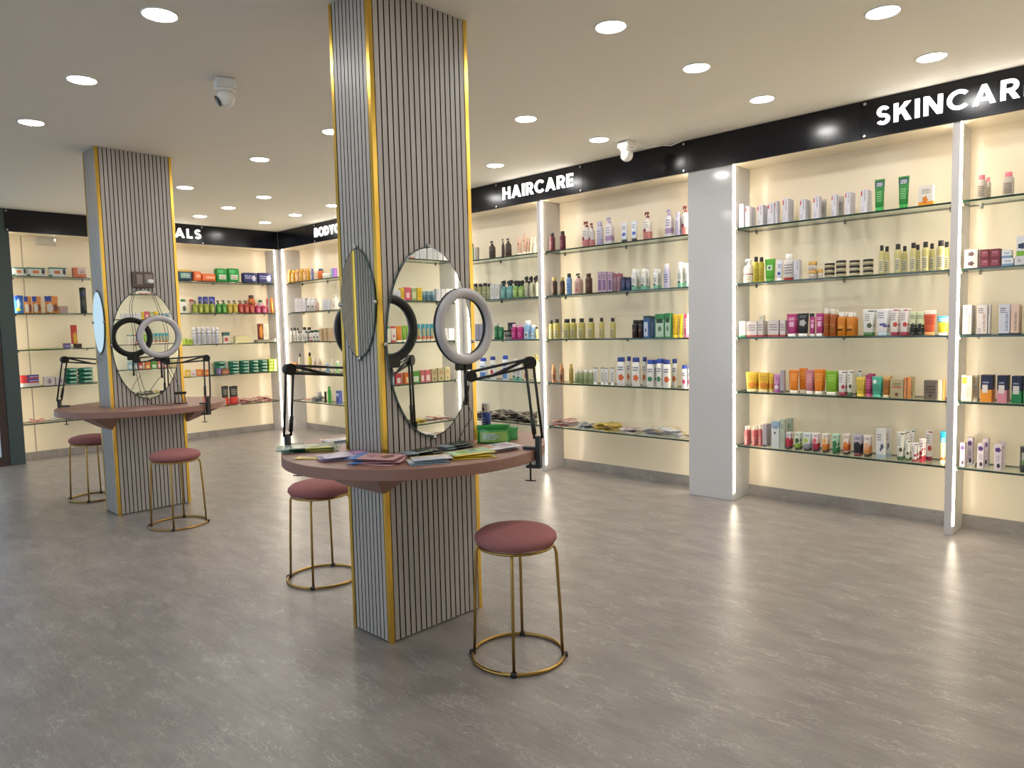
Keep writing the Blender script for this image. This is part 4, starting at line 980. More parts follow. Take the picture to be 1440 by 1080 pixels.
'b_greengel': ('bottle', 'bottle', 'bright green aloe bottle', .05, dict(c='3FA53C', B=[(.5, .5, .2, .2, '8CD07C')], T=[(.25, .75, .15, .3, 'CDEBC4', 2)], k='3A8C38')),
'c_blueprint': ('carton', 'carton', 'blue printed carton', .05, dict(c='5C6CB4', R=[(.1, .9, .6, .8, 'C9CEE6')], B=[(.5, .3, .3, .2, '2E3A86')])),
'j_grey': ('jar', 'jar', 'grey tub with pale lid', .06, dict(c='A29E9C', k='C2BEB8')),
'c_stick': ('carton', 'carton', 'slim dark stick box', .02, dict(c='4A2E24')),
# essentials
'k_navy': ('pack', 'diaper_pack', 'navy and green nappy pack with yellow top', .12, dict(c='2A3A5C', R=[(.12, .85, .2, .75, '3F7A72'), (0, 1, .82, 1, 'C9A03A')], T=[(.2, .8, .3, .7, 'D8E6E0', 3)])),
'k_orange': ('pack', 'wipes_pack', 'orange tissue pack', .10, dict(c='E0703A', R=[(.2, .95, .35, .7, 'E88A4E')], T=[(.3, .9, .4, .68, 'F6D8C4', 2)])),
'k_green': ('pack', 'diaper_pack', 'green sanitary pack with white label', .12, dict(c='2F9A4A', R=[(.2, .8, .2, .52, 'D8EADA')], B=[(.35, .75, .3, .14, '54C06C')], T=[(.25, .75, .25, .48, 'B8343E', 2)])),
'k_navy2': ('pack', 'wipes_pack', 'navy blue wipes pack with white print', .10, dict(c='343A72', B=[(.72, .45, .14, .3, 'D8D4E4')], T=[(.1, .6, .4, .8, 'B8BEE0', 2)])),
'b_whgreen': ('bottle', 'bottle', 'white bottle with green leaf and green cap', .06, dict(c='E2DED4', B=[(.5, .4, .26, .26, '4A5E4A')], k='2C6A3C')),
'c_redwhite': ('carton', 'carton', 'beige carton with red top stripe', .05, dict(c='C9B4A6', R=[(0, 1, .85, 1, 'C23A34')], B=[(.5, .4, .3, .2, '8C7A72')])),
'h_lime': ('pump', 'pump_bottle', 'yellow green handwash bottle with black pump', .05, dict(c='9CA83A', R=[(.25, .75, .1, .6, 'C2C876')], k='2A2622', x=.1)),
'h_green': ('pump', 'pump_bottle', 'green handwash bottle with black pump', .05, dict(c='4F9A3C', R=[(.25, .75, .1, .6, '8CC078')], k='2A2622', x=.1)),
'h_yellow': ('pump', 'pump_bottle', 'yellow handwash bottle with black pump', .05, dict(c='C2A83A', R=[(.25, .75, .1, .6, 'DCCB7C')], k='2A2622', x=.1)),
'h_red': ('pump', 'pump_bottle', 'red handwash bottle with black pump', .05, dict(c='B8433C', R=[(.25, .75, .1, .6, 'D88A7C')], k='2A2622', x=.1)),
'h_pink': ('pump', 'pump_bottle', 'crimson pink handwash bottle', .05, dict(c='B83260', R=[(.25, .75, .1, .6, 'DC84A0')], k='D8A0B4', x=.1)),
'q_blue': ('pouch', 'refill_pouch', 'royal blue refill pouch behind the handwash bottles', .05, dict(c='3A3C9A', B=[(.5, .7, .35, .14, '7C84C8')])),
'b_ortan': ('bottle', 'bottle', 'orange disinfectant bottle with dark cap', .06, dict(c='C8742A', R=[(0, .9, .3, .7, 'B85A1E')], k='4A2A1C')),
'b_grcap': ('bottle', 'bottle', 'pale bottle with dark green cap', .06, dict(c='C9B8B4', k='24603A')),
'q_pink': ('pouch', 'refill_pouch', 'pink refill pouch', .05, dict(c='CC5A78', B=[(.5, .5, .3, .2, 'E8A8B8')])),
'q_orange': ('pouch', 'refill_pouch', 'orange and yellow refill pouch', .06, dict(c='EE8428', B=[(.5, .45, .3, .3, 'F6C24A')])),
'c_lime': ('carton', 'carton', 'low lime carton', .07, dict(c='B4CC3A', R=[(.4, .8, .3, .8, '7C9A4A')])),
'n_white': ('can', 'spray_can', 'white spray can with lilac print', .05, dict(c='D2D0D6', R=[(0, 1, .8, .84, '4A5650')], T=[(.2, .8, .1, .7, '8C8CA2', 6)], k='DCDADE')),
'c_tealred': ('carton', 'carton', 'white carton with teal top and red badge', .06, dict(c='DAD2C6', R=[(0, 1, .7, 1, '3A6A62')], B=[(.42, .35, .3, .2, 'C23A3A')])),
'c_creamw': ('carton', 'carton', 'wide cream carton', .06, dict(c='E2D8A8', R=[(0, 1, .9, 1, 'CFC48E')])),
'c_flame': ('carton', 'carton', 'tall brown and orange carton', .05, dict(c='8C3A1E', B=[(.55, .5, .4, .42, 'E09A34')], R=[(0, 1, 0, .08, '5A1E14')])),
'c_listed': ('carton', 'carton', 'tall white carton with ingredient lines', .02, dict(c='E2D8C6', T=[(.15, .85, .2, .9, 'A69C8C', 7)])),
'c_flatgrey': ('carton', 'carton', 'flat grey carton lying under the tall cartons', .10, dict(c='8C867A', R=[(.05, .95, .3, .6, 'A29C90')])),
'c_smallw': ('carton', 'carton', 'small white soap carton', .06, dict(c='E8E2D8')),
'o_yellow': ('carton', 'soap_box', 'yellow soap box', .06, dict(c='DCB93A', R=[(.3, .7, .2, .7, 'E8E0C8')])),
'o_white': ('carton', 'soap_box', 'white soap box with pink print', .06, dict(c='E0D6D2', R=[(.2, .7, .2, .5, 'D0A0A0')])),
'o_orange': ('carton', 'soap_box', 'orange soap box', .06, dict(c='DE8638', R=[(.2, .8, .3, .6, 'E8B070')])),
'o_purple': ('carton', 'soap_box', 'purple soap box', .06, dict(c='7A6A9E', R=[(.2, .8, .3, .6, 'B0A4C8')])),
'o_brown': ('carton', 'soap_box', 'brown soap box', .06, dict(c='9A5A3E', R=[(.2, .8, .3, .6, 'C8946E')])),
'k_teal': ('pack', 'wipes_pack', 'teal wipes pack with white label', .11, dict(c='14755A', R=[(.35, .92, .3, .7, 'BFDCD0')], T=[(.4, .88, .35, .65, '4A9A80', 2)])),
'o_lime': ('carton', 'soap_box', 'lime green box', .08, dict(c='A8C63C', R=[(.15, .85, .3, .7, 'DCE6A0')])),
'o_limew': ('carton', 'soap_box', 'pale lime and white box', .08, dict(c='D6E06A', R=[(.15, .85, .3, .7, 'F0F2D0')])),
'q_blackred': ('pouch', 'pouch', 'black and red stand-up pouch', .05, dict(c='23201E', R=[(.05, .95, .0, .4, 'D8432C')], T=[(.2, .8, .55, .85, 'A09C90', 3)])),
'c_bandage': ('carton', 'carton', 'white and teal plaster box with orange pad print', .06, dict(c='D8DCD6', R=[(.28, .62, .32, .66, 'D07A42'), (0, 1, .84, 1, '3F8C82'), (0, .15, 0, .2, '2E7A74')], B=[(.86, .55, .1, .34, '4A3438')])),
'c_orwhite': ('carton', 'carton', 'orange carton with white label', .08, dict(c='D87A4C', R=[(.32, 1, .35, .95, 'E0D0C8')], T=[(.45, .9, .45, .8, 'A05A4A', 3)])),
'q_bluepk': ('pouch', 'pouch', 'blue hanging pack with pale razors', .03, dict(c='2E7AC4', R=[(0, 1, .75, 1, '2A54A8')], B=[(.45, .5, .2, .3, 'BFE0EE'), (.4, .2, .3, .1, 'D8D24A')])),
'q_orblue': ('pouch', 'pouch', 'orange and blue razor pack', .03, dict(c='D88A2A', R=[(0, .5, .68, 1, '2E4AA4')], B=[(.35, .3, .25, .3, 'D6D2C8'), (.75, .3, .2, .25, '7A3A2A')])),
'c_tray': ('carton', 'carton', 'clear pinkish plastic tray', .05, dict(c='DCC4BC', x=.45)),
'q_shoe': ('pouch', 'pouch', 'dark green camouflage pouch', .05, dict(c='1E2C22', B=[(.5, .75, .35, .1, '2A3A6A'), (.4, .4, .2, .15, '4A5A44')])),
'k_limeflat': ('pack', 'wipes_pack', 'flat lime green pack', .10, dict(c='B4C822', T=[(.2, .8, .3, .7, 'DCE48C', 2)])),
'c_purpflat': ('carton', 'carton', 'flat purple carton', .07, dict(c='6A5A96', R=[(.1, .9, .3, .6, 'A89CC4')])),
'c_darkflat': ('carton', 'carton', 'flat dark brown carton', .08, dict(c='3A241E')),
'c_redyel': ('carton', 'carton', 'tall red and yellow carton', .04, dict(c='C8402A', B=[(.6, .3, .4, .35, 'E0B03A')])),
'c_paste': ('carton', 'carton', 'red and blue toothpaste box', .05, dict(c='C23438', R=[(.35, 1, .3, 1, '2E3E94')], T=[(.45, .95, .45, .85, 'D8DCEE', 1)])),
'c_pastew': ('carton', 'carton', 'white toothpaste box', .06, dict(c='C9C4C4')),
'c_swirl': ('carton', 'carton', 'white box with grey swirl', .07, dict(c='D2C8C6', B=[(.5, .5, .2, .32, '948C94')])),
# reflected bays
'c_yel': ('carton', 'carton', 'yellow carton', .045, dict(c='E3C23C', T=[(.2, .8, .3, .8, 'B08A20', 3)])),
'c_pk': ('carton', 'carton', 'pink carton with pale label', .045, dict(c='D2607A', R=[(.25, .75, .2, .6, 'EAC8C8')])),
'c_yg': ('carton', 'carton', 'sage green carton with yellow sides', .045, dict(c='A9B07A', R=[(.2, .8, .2, .7, 'D8D4B0')])),
'j_teal': ('jar', 'jar', 'steel blue jar', .06, dict(c='5A8296', B=[(.5, .4, .2, .2, '24323C')], k='7A9CAA')),
't_tealw': ('tube', 'tube', 'white tube with teal top', .035, dict(c='E0DCD2', R=[(0, 1, .85, 1, '3A8C84')], k='E0DCD2')),
't_redw': ('tube', 'tube', 'white tube with red top', .035, dict(c='E6DCD6', R=[(0, 1, .85, 1, 'C2453E')], B=[(.5, .3, .2, .1, 'C2453E')], k='C2453E')),
't_cyan': ('tube', 'tube', 'turquoise tube with orange foot', .035, dict(c='2E9AB0', R=[(0, 1, 0, .18, 'D8784A'), (.25, .75, .2, .7, 'B8A878')], k='D8D4C4')),
'c_bluebox': ('carton', 'carton', 'pale blue carton', .05, dict(c='9CBCCF', R=[(.2, .8, .15, .55, 'E0E2E0')])),
'c_redbox': ('carton', 'carton', 'red carton with white label', .05, dict(c='C23F48', R=[(.2, .8, .12, .58, 'E6DAD6')])),
'c_orbox': ('carton', 'carton', 'orange carton with cream label', .05, dict(c='DB7634', R=[(.2, .8, .12, .58, 'EBCFA8')])),
'c_grbox': ('carton', 'carton', 'green carton with white label', .05, dict(c='5A9A3A', R=[(.2, .8, .12, .58, 'DCE6D2')])),
'c_pkbox': ('carton', 'carton', 'salmon pink carton with white label', .05, dict(c='D2747A', R=[(.2, .8, .12, .58, 'EEDCD8')])),
}
ITEMS = [
    ('skin', 1, 'c_red', [(6.829,.05,.037,.045,.175,.0),(6.877,.05,.036,.045,.152,.0),(6.974,.05,.045,.045,.149,.0),(7.055,.05,.052,.045,.152,.0),(7.095,.05,.02,.045,.161,.0),(7.162,.05,.042,.045,.17,.0),(7.286,.05,.041,.045,.147,.0),(7.38,.05,.043,.045,.152,.0),(7.499,.05,.034,.045,.15,.0),(7.589,.05,.034,.045,.155,.0),(7.692,.05,.041,.045,.154,.0),(6.829,.107,.037,.045,.172,.0),(6.877,.107,.036,.045,.15,.0),(6.974,.107,.045,.045,.147,.0),(7.055,.107,.052,.045,.15,.0),(7.162,.107,.042,.045,.167,.0),(7.286,.107,.041,.045,.145,.0),(7.589,.107,.034,.045,.153,.0),(7.692,.107,.041,.045,.152,.0)]),
    ('skin', 1, 't_green', [(7.784,.05,.065,.04,.207,.0),(7.928,.05,.067,.04,.204,.0)]),
    ('skin', 1, 'c_orange', [(8.06,.05,.085,.04,.124,.0)]),
    ('skin', 1, 'c_redback', [(7.393,.14,.03,.03,.141,.0),(7.51,.14,.03,.03,.146,.0)]),
    ('skin', 2, 'b_redband', [(6.875,.05,.078,.078,.181,.0)]),
    ('skin', 2, 'b_yelblack', [(6.938,.05,.041,.032,.187,.0),(6.98,.05,.041,.033,.181,.0)]),
    ('skin', 2, 't_greenwide', [(7.044,.05,.083,.04,.163,.0)]),
    ('skin', 2, 't_whiteblue', [(7.116,.05,.048,.035,.15,.0)]),
    ('skin', 2, 'b_whitered', [(7.182,.05,.078,.062,.187,.0)]),
    ('skin', 2, 'c_vert', [(7.245,.05,.043,.045,.139,.0)]),
    ('skin', 2, 'j_gold', [(7.35,.05,.058,.058,.06,.059),(7.354,.05,.065,.065,.058,.0),(7.408,.05,.033,.033,.061,.0)]),
    ('skin', 2, 'b_oil', [(7.804,.05,.035,.028,.187,.0),(7.901,.05,.043,.035,.187,.0),(7.992,.05,.04,.032,.186,.0),(8.061,.05,.042,.034,.185,.0),(8.146,.05,.047,.038,.185,.0),(7.813,.13,.034,.022,.185,.0),(7.921,.13,.034,.021,.177,.0),(7.997,.13,.034,.02,.178,.0),(8.079,.13,.034,.023,.178,.0),(8.162,.13,.034,.019,.18,.0)]),
    ('skin', 2, 'j_black', [(7.46,.06,.068,.068,.033,.0),(7.46,.06,.068,.068,.033,.033),(7.46,.06,.068,.068,.032,.067),(7.537,.06,.066,.066,.036,.0),(7.537,.06,.066,.066,.038,.037),(7.537,.06,.066,.066,.037,.075),(7.624,.06,.068,.068,.035,.071),(7.625,.06,.068,.068,.035,.0),(7.625,.06,.068,.068,.035,.035),(7.712,.06,.066,.066,.033,.0),(7.712,.06,.066,.066,.036,.034),(7.712,.06,.066,.066,.036,.07)]),
    ('skin', 3, 'c_sm_green', [(6.837,.05,.055,.05,.119,.0),(6.837,.112,.055,.05,.117,.0)]),
    ('skin', 3, 'c_sm_red', [(6.911,.05,.085,.05,.117,.0),(6.979,.05,.042,.05,.119,.0),(7.076,.05,.079,.05,.12,.0),(7.146,.05,.038,.05,.118,.0),(6.911,.112,.085,.05,.115,.0),(6.979,.112,.042,.05,.117,.0),(7.076,.112,.079,.05,.118,.0),(7.146,.112,.038,.05,.116,.0)]),
    ('skin', 3, 'c_cream', [(6.984,.05,.036,.04,.041,.12)]),
    ('skin', 3, 't_pink', [(7.208,.05,.076,.035,.163,.0),(7.356,.05,.039,.035,.137,.0),(7.405,.05,.053,.035,.161,.0),(7.208,.097,.076,.035,.161,.0),(7.405,.097,.053,.035,.159,.0)]),
    ('skin', 3, 't_black', [(7.289,.05,.084,.035,.165,.0),(7.324,.12,.035,.035,.163,.0)]),
    ('skin', 3, 'b_amber', [(7.453,.05,.038,.037,.193,.0),(7.496,.05,.046,.037,.188,.0),(7.453,.099,.038,.037,.19,.0),(7.496,.099,.046,.037,.185,.0)]),
    ('skin', 3, 'j_amber', [(7.553,.05,.059,.048,.165,.0),(7.613,.05,.056,.045,.16,.0),(7.553,.11,.059,.048,.163,.0),(7.613,.107,.056,.045,.158,.0)]),
    ('skin', 3, 't_whgreen', [(7.727,.05,.078,.035,.176,.0),(7.727,.097,.078,.035,.173,.0)]),
    ('skin', 3, 't_lav', [(7.815,.05,.078,.035,.176,.0),(7.815,.097,.078,.035,.173,.0)]),
    ('skin', 3, 't_straw', [(7.888,.05,.057,.035,.177,.0),(7.946,.05,.055,.035,.175,.0),(7.888,.097,.057,.035,.174,.0),(7.946,.097,.055,.035,.172,.0)]),
    ('skin', 3, 't_char', [(7.996,.05,.04,.035,.154,.0),(8.037,.05,.039,.035,.152,.0),(7.996,.097,.04,.035,.152,.0),(8.037,.097,.039,.035,.15,.0)]),
    ('skin', 3, 't_coral', [(8.093,.05,.073,.035,.157,.0)]),
    ('skin', 3, 't_blueyel', [(8.165,.05,.063,.035,.12,.0),(8.165,.097,.063,.035,.118,.0)]),
    ('skin', 4, 't_mini_yel', [(7.682,.05,.057,.03,.131,.0),(7.682,.092,.057,.03,.129,.0)]),
    ('skin', 4, 't_mag', [(7.732,.05,.037,.03,.147,.0),(7.726,.14,.047,.03,.151,.0),(7.732,.092,.037,.03,.145,.0)]),
    ('skin', 4, 't_teal', [(7.786,.05,.065,.03,.137,.0),(7.786,.092,.065,.03,.135,.0)]),
    ('skin', 4, 't_brown', [(7.844,.05,.046,.03,.145,.0),(7.844,.092,.046,.03,.143,.0)]),
    ('skin', 4, 'c_kraft', [(7.911,.05,.083,.04,.122,.0),(7.911,.102,.083,.04,.12,.0),(7.972,.14,.03,.04,.135,.0)]),
    ('skin', 4, 'c_or', [(7.963,.05,.016,.05,.136,.0),(7.979,.05,.01,.05,.137,.0),(8.179,.05,.007,.05,.131,.0)]),
    ('skin', 4, 'c_dgrey', [(8.108,.05,.076,.04,.122,.0),(8.108,.102,.076,.04,.12,.0)]),
    ('skin', 4, 'c_ivory', [(8.161,.05,.024,.04,.124,.0)]),
    ('skin', 4, 't_yellow', [(6.899,.06,.095,.035,.146,.0),(6.992,.06,.086,.035,.143,.0),(7.054,.06,.032,.035,.137,.0),(6.899,.107,.095,.035,.144,.0),(6.992,.107,.086,.035,.141,.0),(7.054,.107,.032,.035,.135,.0)]),
    ('skin', 4, 't_lilac', [(7.097,.06,.051,.035,.136,.0),(7.097,.107,.051,.035,.134,.0)]),
    ('skin', 4, 'c_lilac', [(7.139,.06,.028,.04,.166,.0)]),
    ('skin', 4, 't_orange', [(7.221,.06,.075,.035,.17,.0),(7.398,.06,.066,.035,.177,.0),(7.266,.12,.065,.035,.18,.0),(7.398,.107,.066,.035,.174,.0)]),
    ('skin', 4, 't_rose', [(7.334,.06,.058,.035,.17,.0),(7.334,.107,.058,.035,.167,.0)]),
    ('skin', 4, 't_lime', [(7.485,.06,.086,.035,.169,.0),(7.485,.107,.086,.035,.166,.0)]),
    ('skin', 4, 't_berry', [(7.559,.06,.056,.035,.172,.0),(7.559,.107,.056,.035,.169,.0)]),
    ('skin', 4, 't_olive', [(7.61,.06,.042,.035,.175,.0),(7.639,.14,.042,.035,.175,.0)]),
    ('skin', 5, 'b_pinkserum', [(6.857,.07,.034,.028,.144,.0),(6.919,.07,.031,.025,.148,.0),(6.968,.07,.029,.024,.162,.0),(6.857,.11,.034,.028,.142,.0),(6.919,.107,.031,.025,.146,.0)]),
    ('skin', 5, 'c_lilac', [(7.004,.07,.032,.04,.17,.0),(7.004,.122,.032,.04,.167,.0)]),
    ('skin', 5, 'c_bluewhite', [(7.087,.07,.062,.04,.198,.0),(7.087,.122,.062,.04,.195,.0)]),
    ('skin', 5, 'c_teal', [(7.139,.07,.036,.04,.216,.0),(7.157,.15,.034,.04,.217,.0)]),
    ('skin', 5, 'fw_red', [(7.178,.07,.04,.032,.125,.0),(7.178,.114,.04,.032,.123,.0)]),
    ('skin', 5, 'fw_green', [(7.246,.07,.043,.032,.13,.0),(7.246,.114,.043,.032,.128,.0)]),
    ('skin', 5, 'fw_lime', [(7.315,.07,.058,.032,.132,.0),(7.315,.114,.058,.032,.13,.0)]),
    ('skin', 5, 'fw_pink', [(7.375,.07,.043,.032,.134,.0),(7.375,.114,.043,.032,.132,.0)]),
    ('skin', 5, 'fw_orange', [(7.442,.07,.041,.032,.136,.0),(7.442,.114,.041,.032,.134,.0)]),
    ('skin', 5, 'fw_aloe', [(7.512,.07,.045,.032,.138,.0),(7.512,.114,.045,.032,.136,.0)]),
    ('skin', 5, 'fw_papaya', [(7.585,.07,.042,.032,.145,.0),(7.585,.114,.042,.032,.143,.0)]),
    ('skin', 5, 'fw_dark', [(7.661,.07,.059,.032,.148,.0),(7.661,.114,.059,.032,.146,.0)]),
    ('skin', 5, 'fw_peach', [(7.723,.07,.047,.032,.146,.0),(7.723,.114,.047,.032,.144,.0)]),
    ('skin', 5, 'c_lav', [(7.811,.07,.055,.04,.201,.0),(7.828,.16,.03,.04,.192,.0)]),
    ('skin', 5, 't_olive', [(7.93,.07,.049,.035,.187,.0),(7.974,.07,.034,.035,.135,.0),(7.93,.117,.049,.035,.184,.0),(7.974,.117,.034,.035,.133,.0)]),
    ('skin', 5, 't_berry', [(8.015,.07,.039,.035,.119,.0),(8.015,.117,.039,.035,.117,.0)]),
    ('skin', 5, 't_cherry', [(8.056,.07,.03,.035,.152,.0),(8.056,.117,.03,.035,.15,.0)]),
    ('skin', 5, 't_sun', [(8.177,.07,.035,.035,.21,.0),(8.177,.117,.035,.035,.207,.0)]),
    ('skin', 5, 't_whgreen', [(7.94,.16,.036,.035,.187,.0),(7.976,.16,.031,.035,.197,.0)]),
    ('skin', 5, 't_straw', [(8.077,.16,.047,.035,.201,.0)]),
    ('skin2', 1, 'b_pinkcap', [(8.353,.06,.053,.042,.143,.0),(8.488,.06,.059,.047,.139,.0),(8.371,.15,.034,.017,.138,.0)]),
    ('skin2', 2, 'c_greypink', [(8.311,.06,.073,.06,.057,.0),(8.311,.06,.072,.06,.056,.058)]),
    ('skin2', 2, 'c_maroon', [(8.381,.06,.049,.06,.052,.055),(8.382,.06,.049,.06,.054,.0),(8.435,.06,.054,.06,.052,.0),(8.435,.06,.054,.06,.053,.053)]),
    ('skin2', 2, 'c_whblue', [(8.492,.06,.049,.06,.046,.047),(8.498,.06,.059,.06,.046,.0)]),
    ('skin2', 2, 'c_greyflat', [(8.562,.06,.06,.06,.054,.0)]),
    ('skin2', 2, 'c_greenwht', [(8.565,.06,.051,.06,.113,.054)]),
    ('skin2', 3, 'c_tall', [(8.299,.06,.049,.045,.182,.0),(8.377,.06,.056,.045,.181,.0),(8.414,.06,.01,.045,.18,.0),(8.61,.06,.046,.045,.175,.0),(8.663,.06,.039,.045,.172,.0),(8.299,.117,.049,.045,.179,.0),(8.377,.117,.056,.045,.178,.0),(8.61,.117,.046,.045,.172,.0),(8.663,.117,.039,.045,.169,.0)]),
    ('skin2', 3, 'c_tallblue', [(8.49,.06,.057,.045,.179,.0),(8.49,.117,.057,.045,.176,.0)]),
    ('skin2', 3, 'c_tallpink', [(8.542,.06,.042,.045,.177,.0),(8.542,.117,.042,.045,.174,.0)]),
    ('skin2', 4, 'c_yelcorner', [(8.305,.06,.059,.05,.159,.0),(8.335,.13,.03,.05,.157,.0)]),
    ('skin2', 4, 'c_navyor', [(8.408,.06,.06,.045,.165,.0),(8.408,.117,.06,.045,.163,.0)]),
    ('skin2', 4, 'c_navypk', [(8.488,.06,.051,.045,.165,.0),(8.488,.117,.051,.045,.163,.0)]),
    ('skin2', 4, 'c_navygr', [(8.561,.06,.052,.045,.162,.0),(8.615,.06,.044,.045,.164,.0),(8.561,.117,.052,.045,.16,.0),(8.615,.117,.044,.045,.162,.0)]),
    ('skin2', 5, 'c_purple', [(8.288,.07,.027,.05,.148,.0),(8.385,.07,.034,.05,.153,.0),(8.475,.07,.039,.05,.154,.0),(8.312,.15,.03,.05,.174,.0),(8.396,.15,.03,.05,.172,.0),(8.48,.15,.03,.05,.16,.0)]),
    ('skin2', 5, 'p_black', [(8.605,.07,.047,.05,.156,.0)]),
    ('hair2', 1, 'b_maroon', [(4.95,.05,.06,.048,.167,.0),(5.076,.05,.06,.048,.169,.0)]),
    ('hair2', 1, 'p_white_red', [(5.345,.05,.078,.078,.23,.0),(5.414,.05,.049,.049,.207,.0),(5.987,.05,.072,.072,.232,.0),(6.344,.05,.062,.062,.233,.0)]),
    ('hair2', 1, 's_lilac', [(5.5,.05,.064,.051,.206,.0),(6.281,.05,.055,.044,.187,.0)]),
    ('hair2', 1, 'b_lilac', [(5.597,.05,.073,.073,.236,.0),(6.194,.05,.067,.067,.227,.0)]),
    ('hair2', 1, 't_flower', [(5.763,.05,.068,.035,.167,.0),(5.864,.05,.065,.035,.168,.0)]),
    ('hair2', 2, 'b_gold', [(4.966,.05,.06,.048,.168,.0),(5.067,.05,.05,.04,.161,.0)]),
    ('hair2', 2, 'b_blue', [(5.147,.05,.053,.043,.19,.0)]),
    ('hair2', 2, 'p_pink', [(5.246,.05,.073,.073,.188,.0)]),
    ('hair2', 2, 'b_brown', [(5.368,.05,.067,.054,.175,.0)]),
    ('hair2', 2, 'c_violet', [(5.509,.05,.047,.04,.179,.0),(5.558,.05,.047,.04,.176,.0),(5.618,.05,.051,.04,.17,.0)]),
    ('hair2', 2, 'b_mauve', [(5.666,.05,.037,.029,.154,.0),(5.705,.05,.036,.029,.154,.0),(5.666,.091,.037,.029,.152,.0),(5.705,.091,.036,.029,.152,.0)]),
    ('hair2', 2, 'b_navy', [(5.749,.05,.049,.04,.121,.0),(5.802,.05,.051,.041,.113,.0),(5.749,.102,.049,.04,.119,.0),(5.802,.103,.051,.041,.111,.0)]),
    ('hair2', 2, 'b_mint', [(5.858,.05,.052,.042,.177,.0),(5.953,.05,.051,.041,.174,.0),(6.071,.05,.047,.038,.166,.0),(6.301,.05,.049,.039,.2,.0),(6.365,.05,.032,.026,.186,.0),(5.858,.104,.052,.042,.174,.0),(5.953,.103,.051,.041,.171,.0),(6.071,.1,.047,.038,.164,.0),(6.301,.101,.049,.039,.197,.0),(6.365,.088,.032,.026,.183,.0)]),
    ('hair2', 2, 'b_ltlilac', [(6.174,.05,.059,.047,.197,.0)]),
    ('hair2', 3, 'b_blackoil', [(4.922,.05,.047,.038,.176,.0),(4.984,.05,.069,.055,.186,.0),(5.103,.05,.083,.066,.183,.0),(5.184,.05,.065,.052,.184,.0),(5.281,.05,.064,.052,.184,.0),(5.388,.05,.063,.05,.183,.0),(5.51,.05,.047,.038,.182,.0),(5.629,.05,.051,.04,.178,.0)]),
    ('hair2', 3, 'b_black', [(5.861,.05,.054,.043,.154,.0),(5.921,.05,.056,.045,.152,.0),(5.861,.105,.054,.043,.152,.0),(5.921,.107,.056,.045,.15,.0)]),
    ('hair2', 3, 'c_blue', [(5.985,.05,.058,.045,.185,.0),(5.981,.14,.03,.045,.183,.0)]),
    ('hair2', 3, 'c_greenbig', [(6.114,.05,.091,.045,.197,.0),(6.189,.05,.055,.045,.201,.0)]),
    ('hair2', 3, 't_yelblk', [(6.253,.05,.052,.035,.19,.0),(6.302,.05,.042,.035,.189,.0)]),
    ('hair2', 3, 't_pinkw', [(6.354,.05,.047,.035,.193,.0)]),
    ('hair2', 4, 'b_copper', [(4.945,.05,.045,.036,.169,.0),(5.04,.05,.046,.037,.176,.0)]),
    ('hair2', 4, 'b_goldmist', [(5.154,.05,.044,.035,.178,.0)]),
    ('hair2', 4, 'b_cleargreen', [(5.224,.05,.046,.037,.124,.0),(5.275,.05,.048,.038,.13,.0),(5.332,.05,.05,.04,.129,.0),(5.386,.05,.044,.035,.128,.0),(5.224,.099,.046,.037,.122,.0),(5.275,.1,.048,.038,.128,.0),(5.332,.102,.05,.04,.127,.0),(5.386,.097,.044,.035,.126,.0)]),
    ('hair2', 4, 't_whblk', [(5.437,.05,.049,.03,.149,.0),(5.515,.05,.042,.03,.152,.0),(5.56,.05,.042,.03,.149,.0),(5.624,.05,.045,.03,.154,.0)]),
    ('hair2', 4, 'f_orange', [(5.711,.05,.092,.045,.246,.0),(5.864,.05,.084,.045,.245,.0),(6.167,.05,.075,.045,.23,.0),(5.731,.14,.037,.045,.249,.0),(5.893,.14,.038,.045,.246,.0),(6.187,.14,.048,.045,.233,.0)]),
    ('hair2', 4, 'f_green', [(6.01,.05,.075,.045,.228,.0),(6.098,.05,.059,.045,.237,.0),(6.01,.107,.075,.045,.225,.0),(6.098,.107,.059,.045,.233,.0)]),
    ('hair2', 4, 'f_pink', [(6.335,.05,.057,.04,.189,.0),(6.38,.05,.025,.04,.19,.0)]),
    ('hair1', 1, 'b_tealcap', [(3.866,.05,.047,.037,.174,.0)]),
    ('hair1', 1, 'p_dark', [(4.15,.05,.061,.061,.177,.0),(4.378,.05,.058,.058,.18,.0),(4.223,.15,.034,.025,.198,.0)]),
    ('hair1', 1, 't_peach', [(4.538,.05,.059,.035,.159,.0),(4.61,.05,.044,.035,.197,.0),(4.655,.05,.037,.035,.152,.0)]),
    ('hair1', 1, 't_cream', [(4.692,.05,.028,.03,.158,.0),(4.737,.05,.024,.03,.148,.0)]),
    ('hair1', 1, 'c_greyp', [(3.839,.15,.039,.03,.145,.0)]),
    ('hair1', 2, 'b_clearblk', [(3.807,.05,.044,.035,.178,.0),(3.896,.05,.067,.053,.174,.0),(3.966,.05,.058,.046,.169,.0),(4.036,.05,.068,.054,.171,.0),(4.1,.05,.05,.04,.161,.0),(3.807,.097,.044,.035,.175,.0),(3.896,.115,.067,.053,.171,.0),(3.966,.108,.058,.046,.166,.0),(4.036,.116,.068,.054,.168,.0),(4.1,.102,.05,.04,.159,.0)]),
    ('hair1', 2, 'c_clear', [(4.163,.05,.063,.04,.152,.0),(4.229,.05,.061,.04,.148,.0),(4.163,.102,.063,.04,.15,.0),(4.229,.102,.061,.04,.146,.0)]),
    ('hair1', 2, 'g_teal', [(4.299,.05,.071,.071,.18,.0),(4.385,.05,.09,.09,.18,.0),(4.299,.133,.071,.071,.177,.0),(4.385,.152,.09,.09,.177,.0)]),
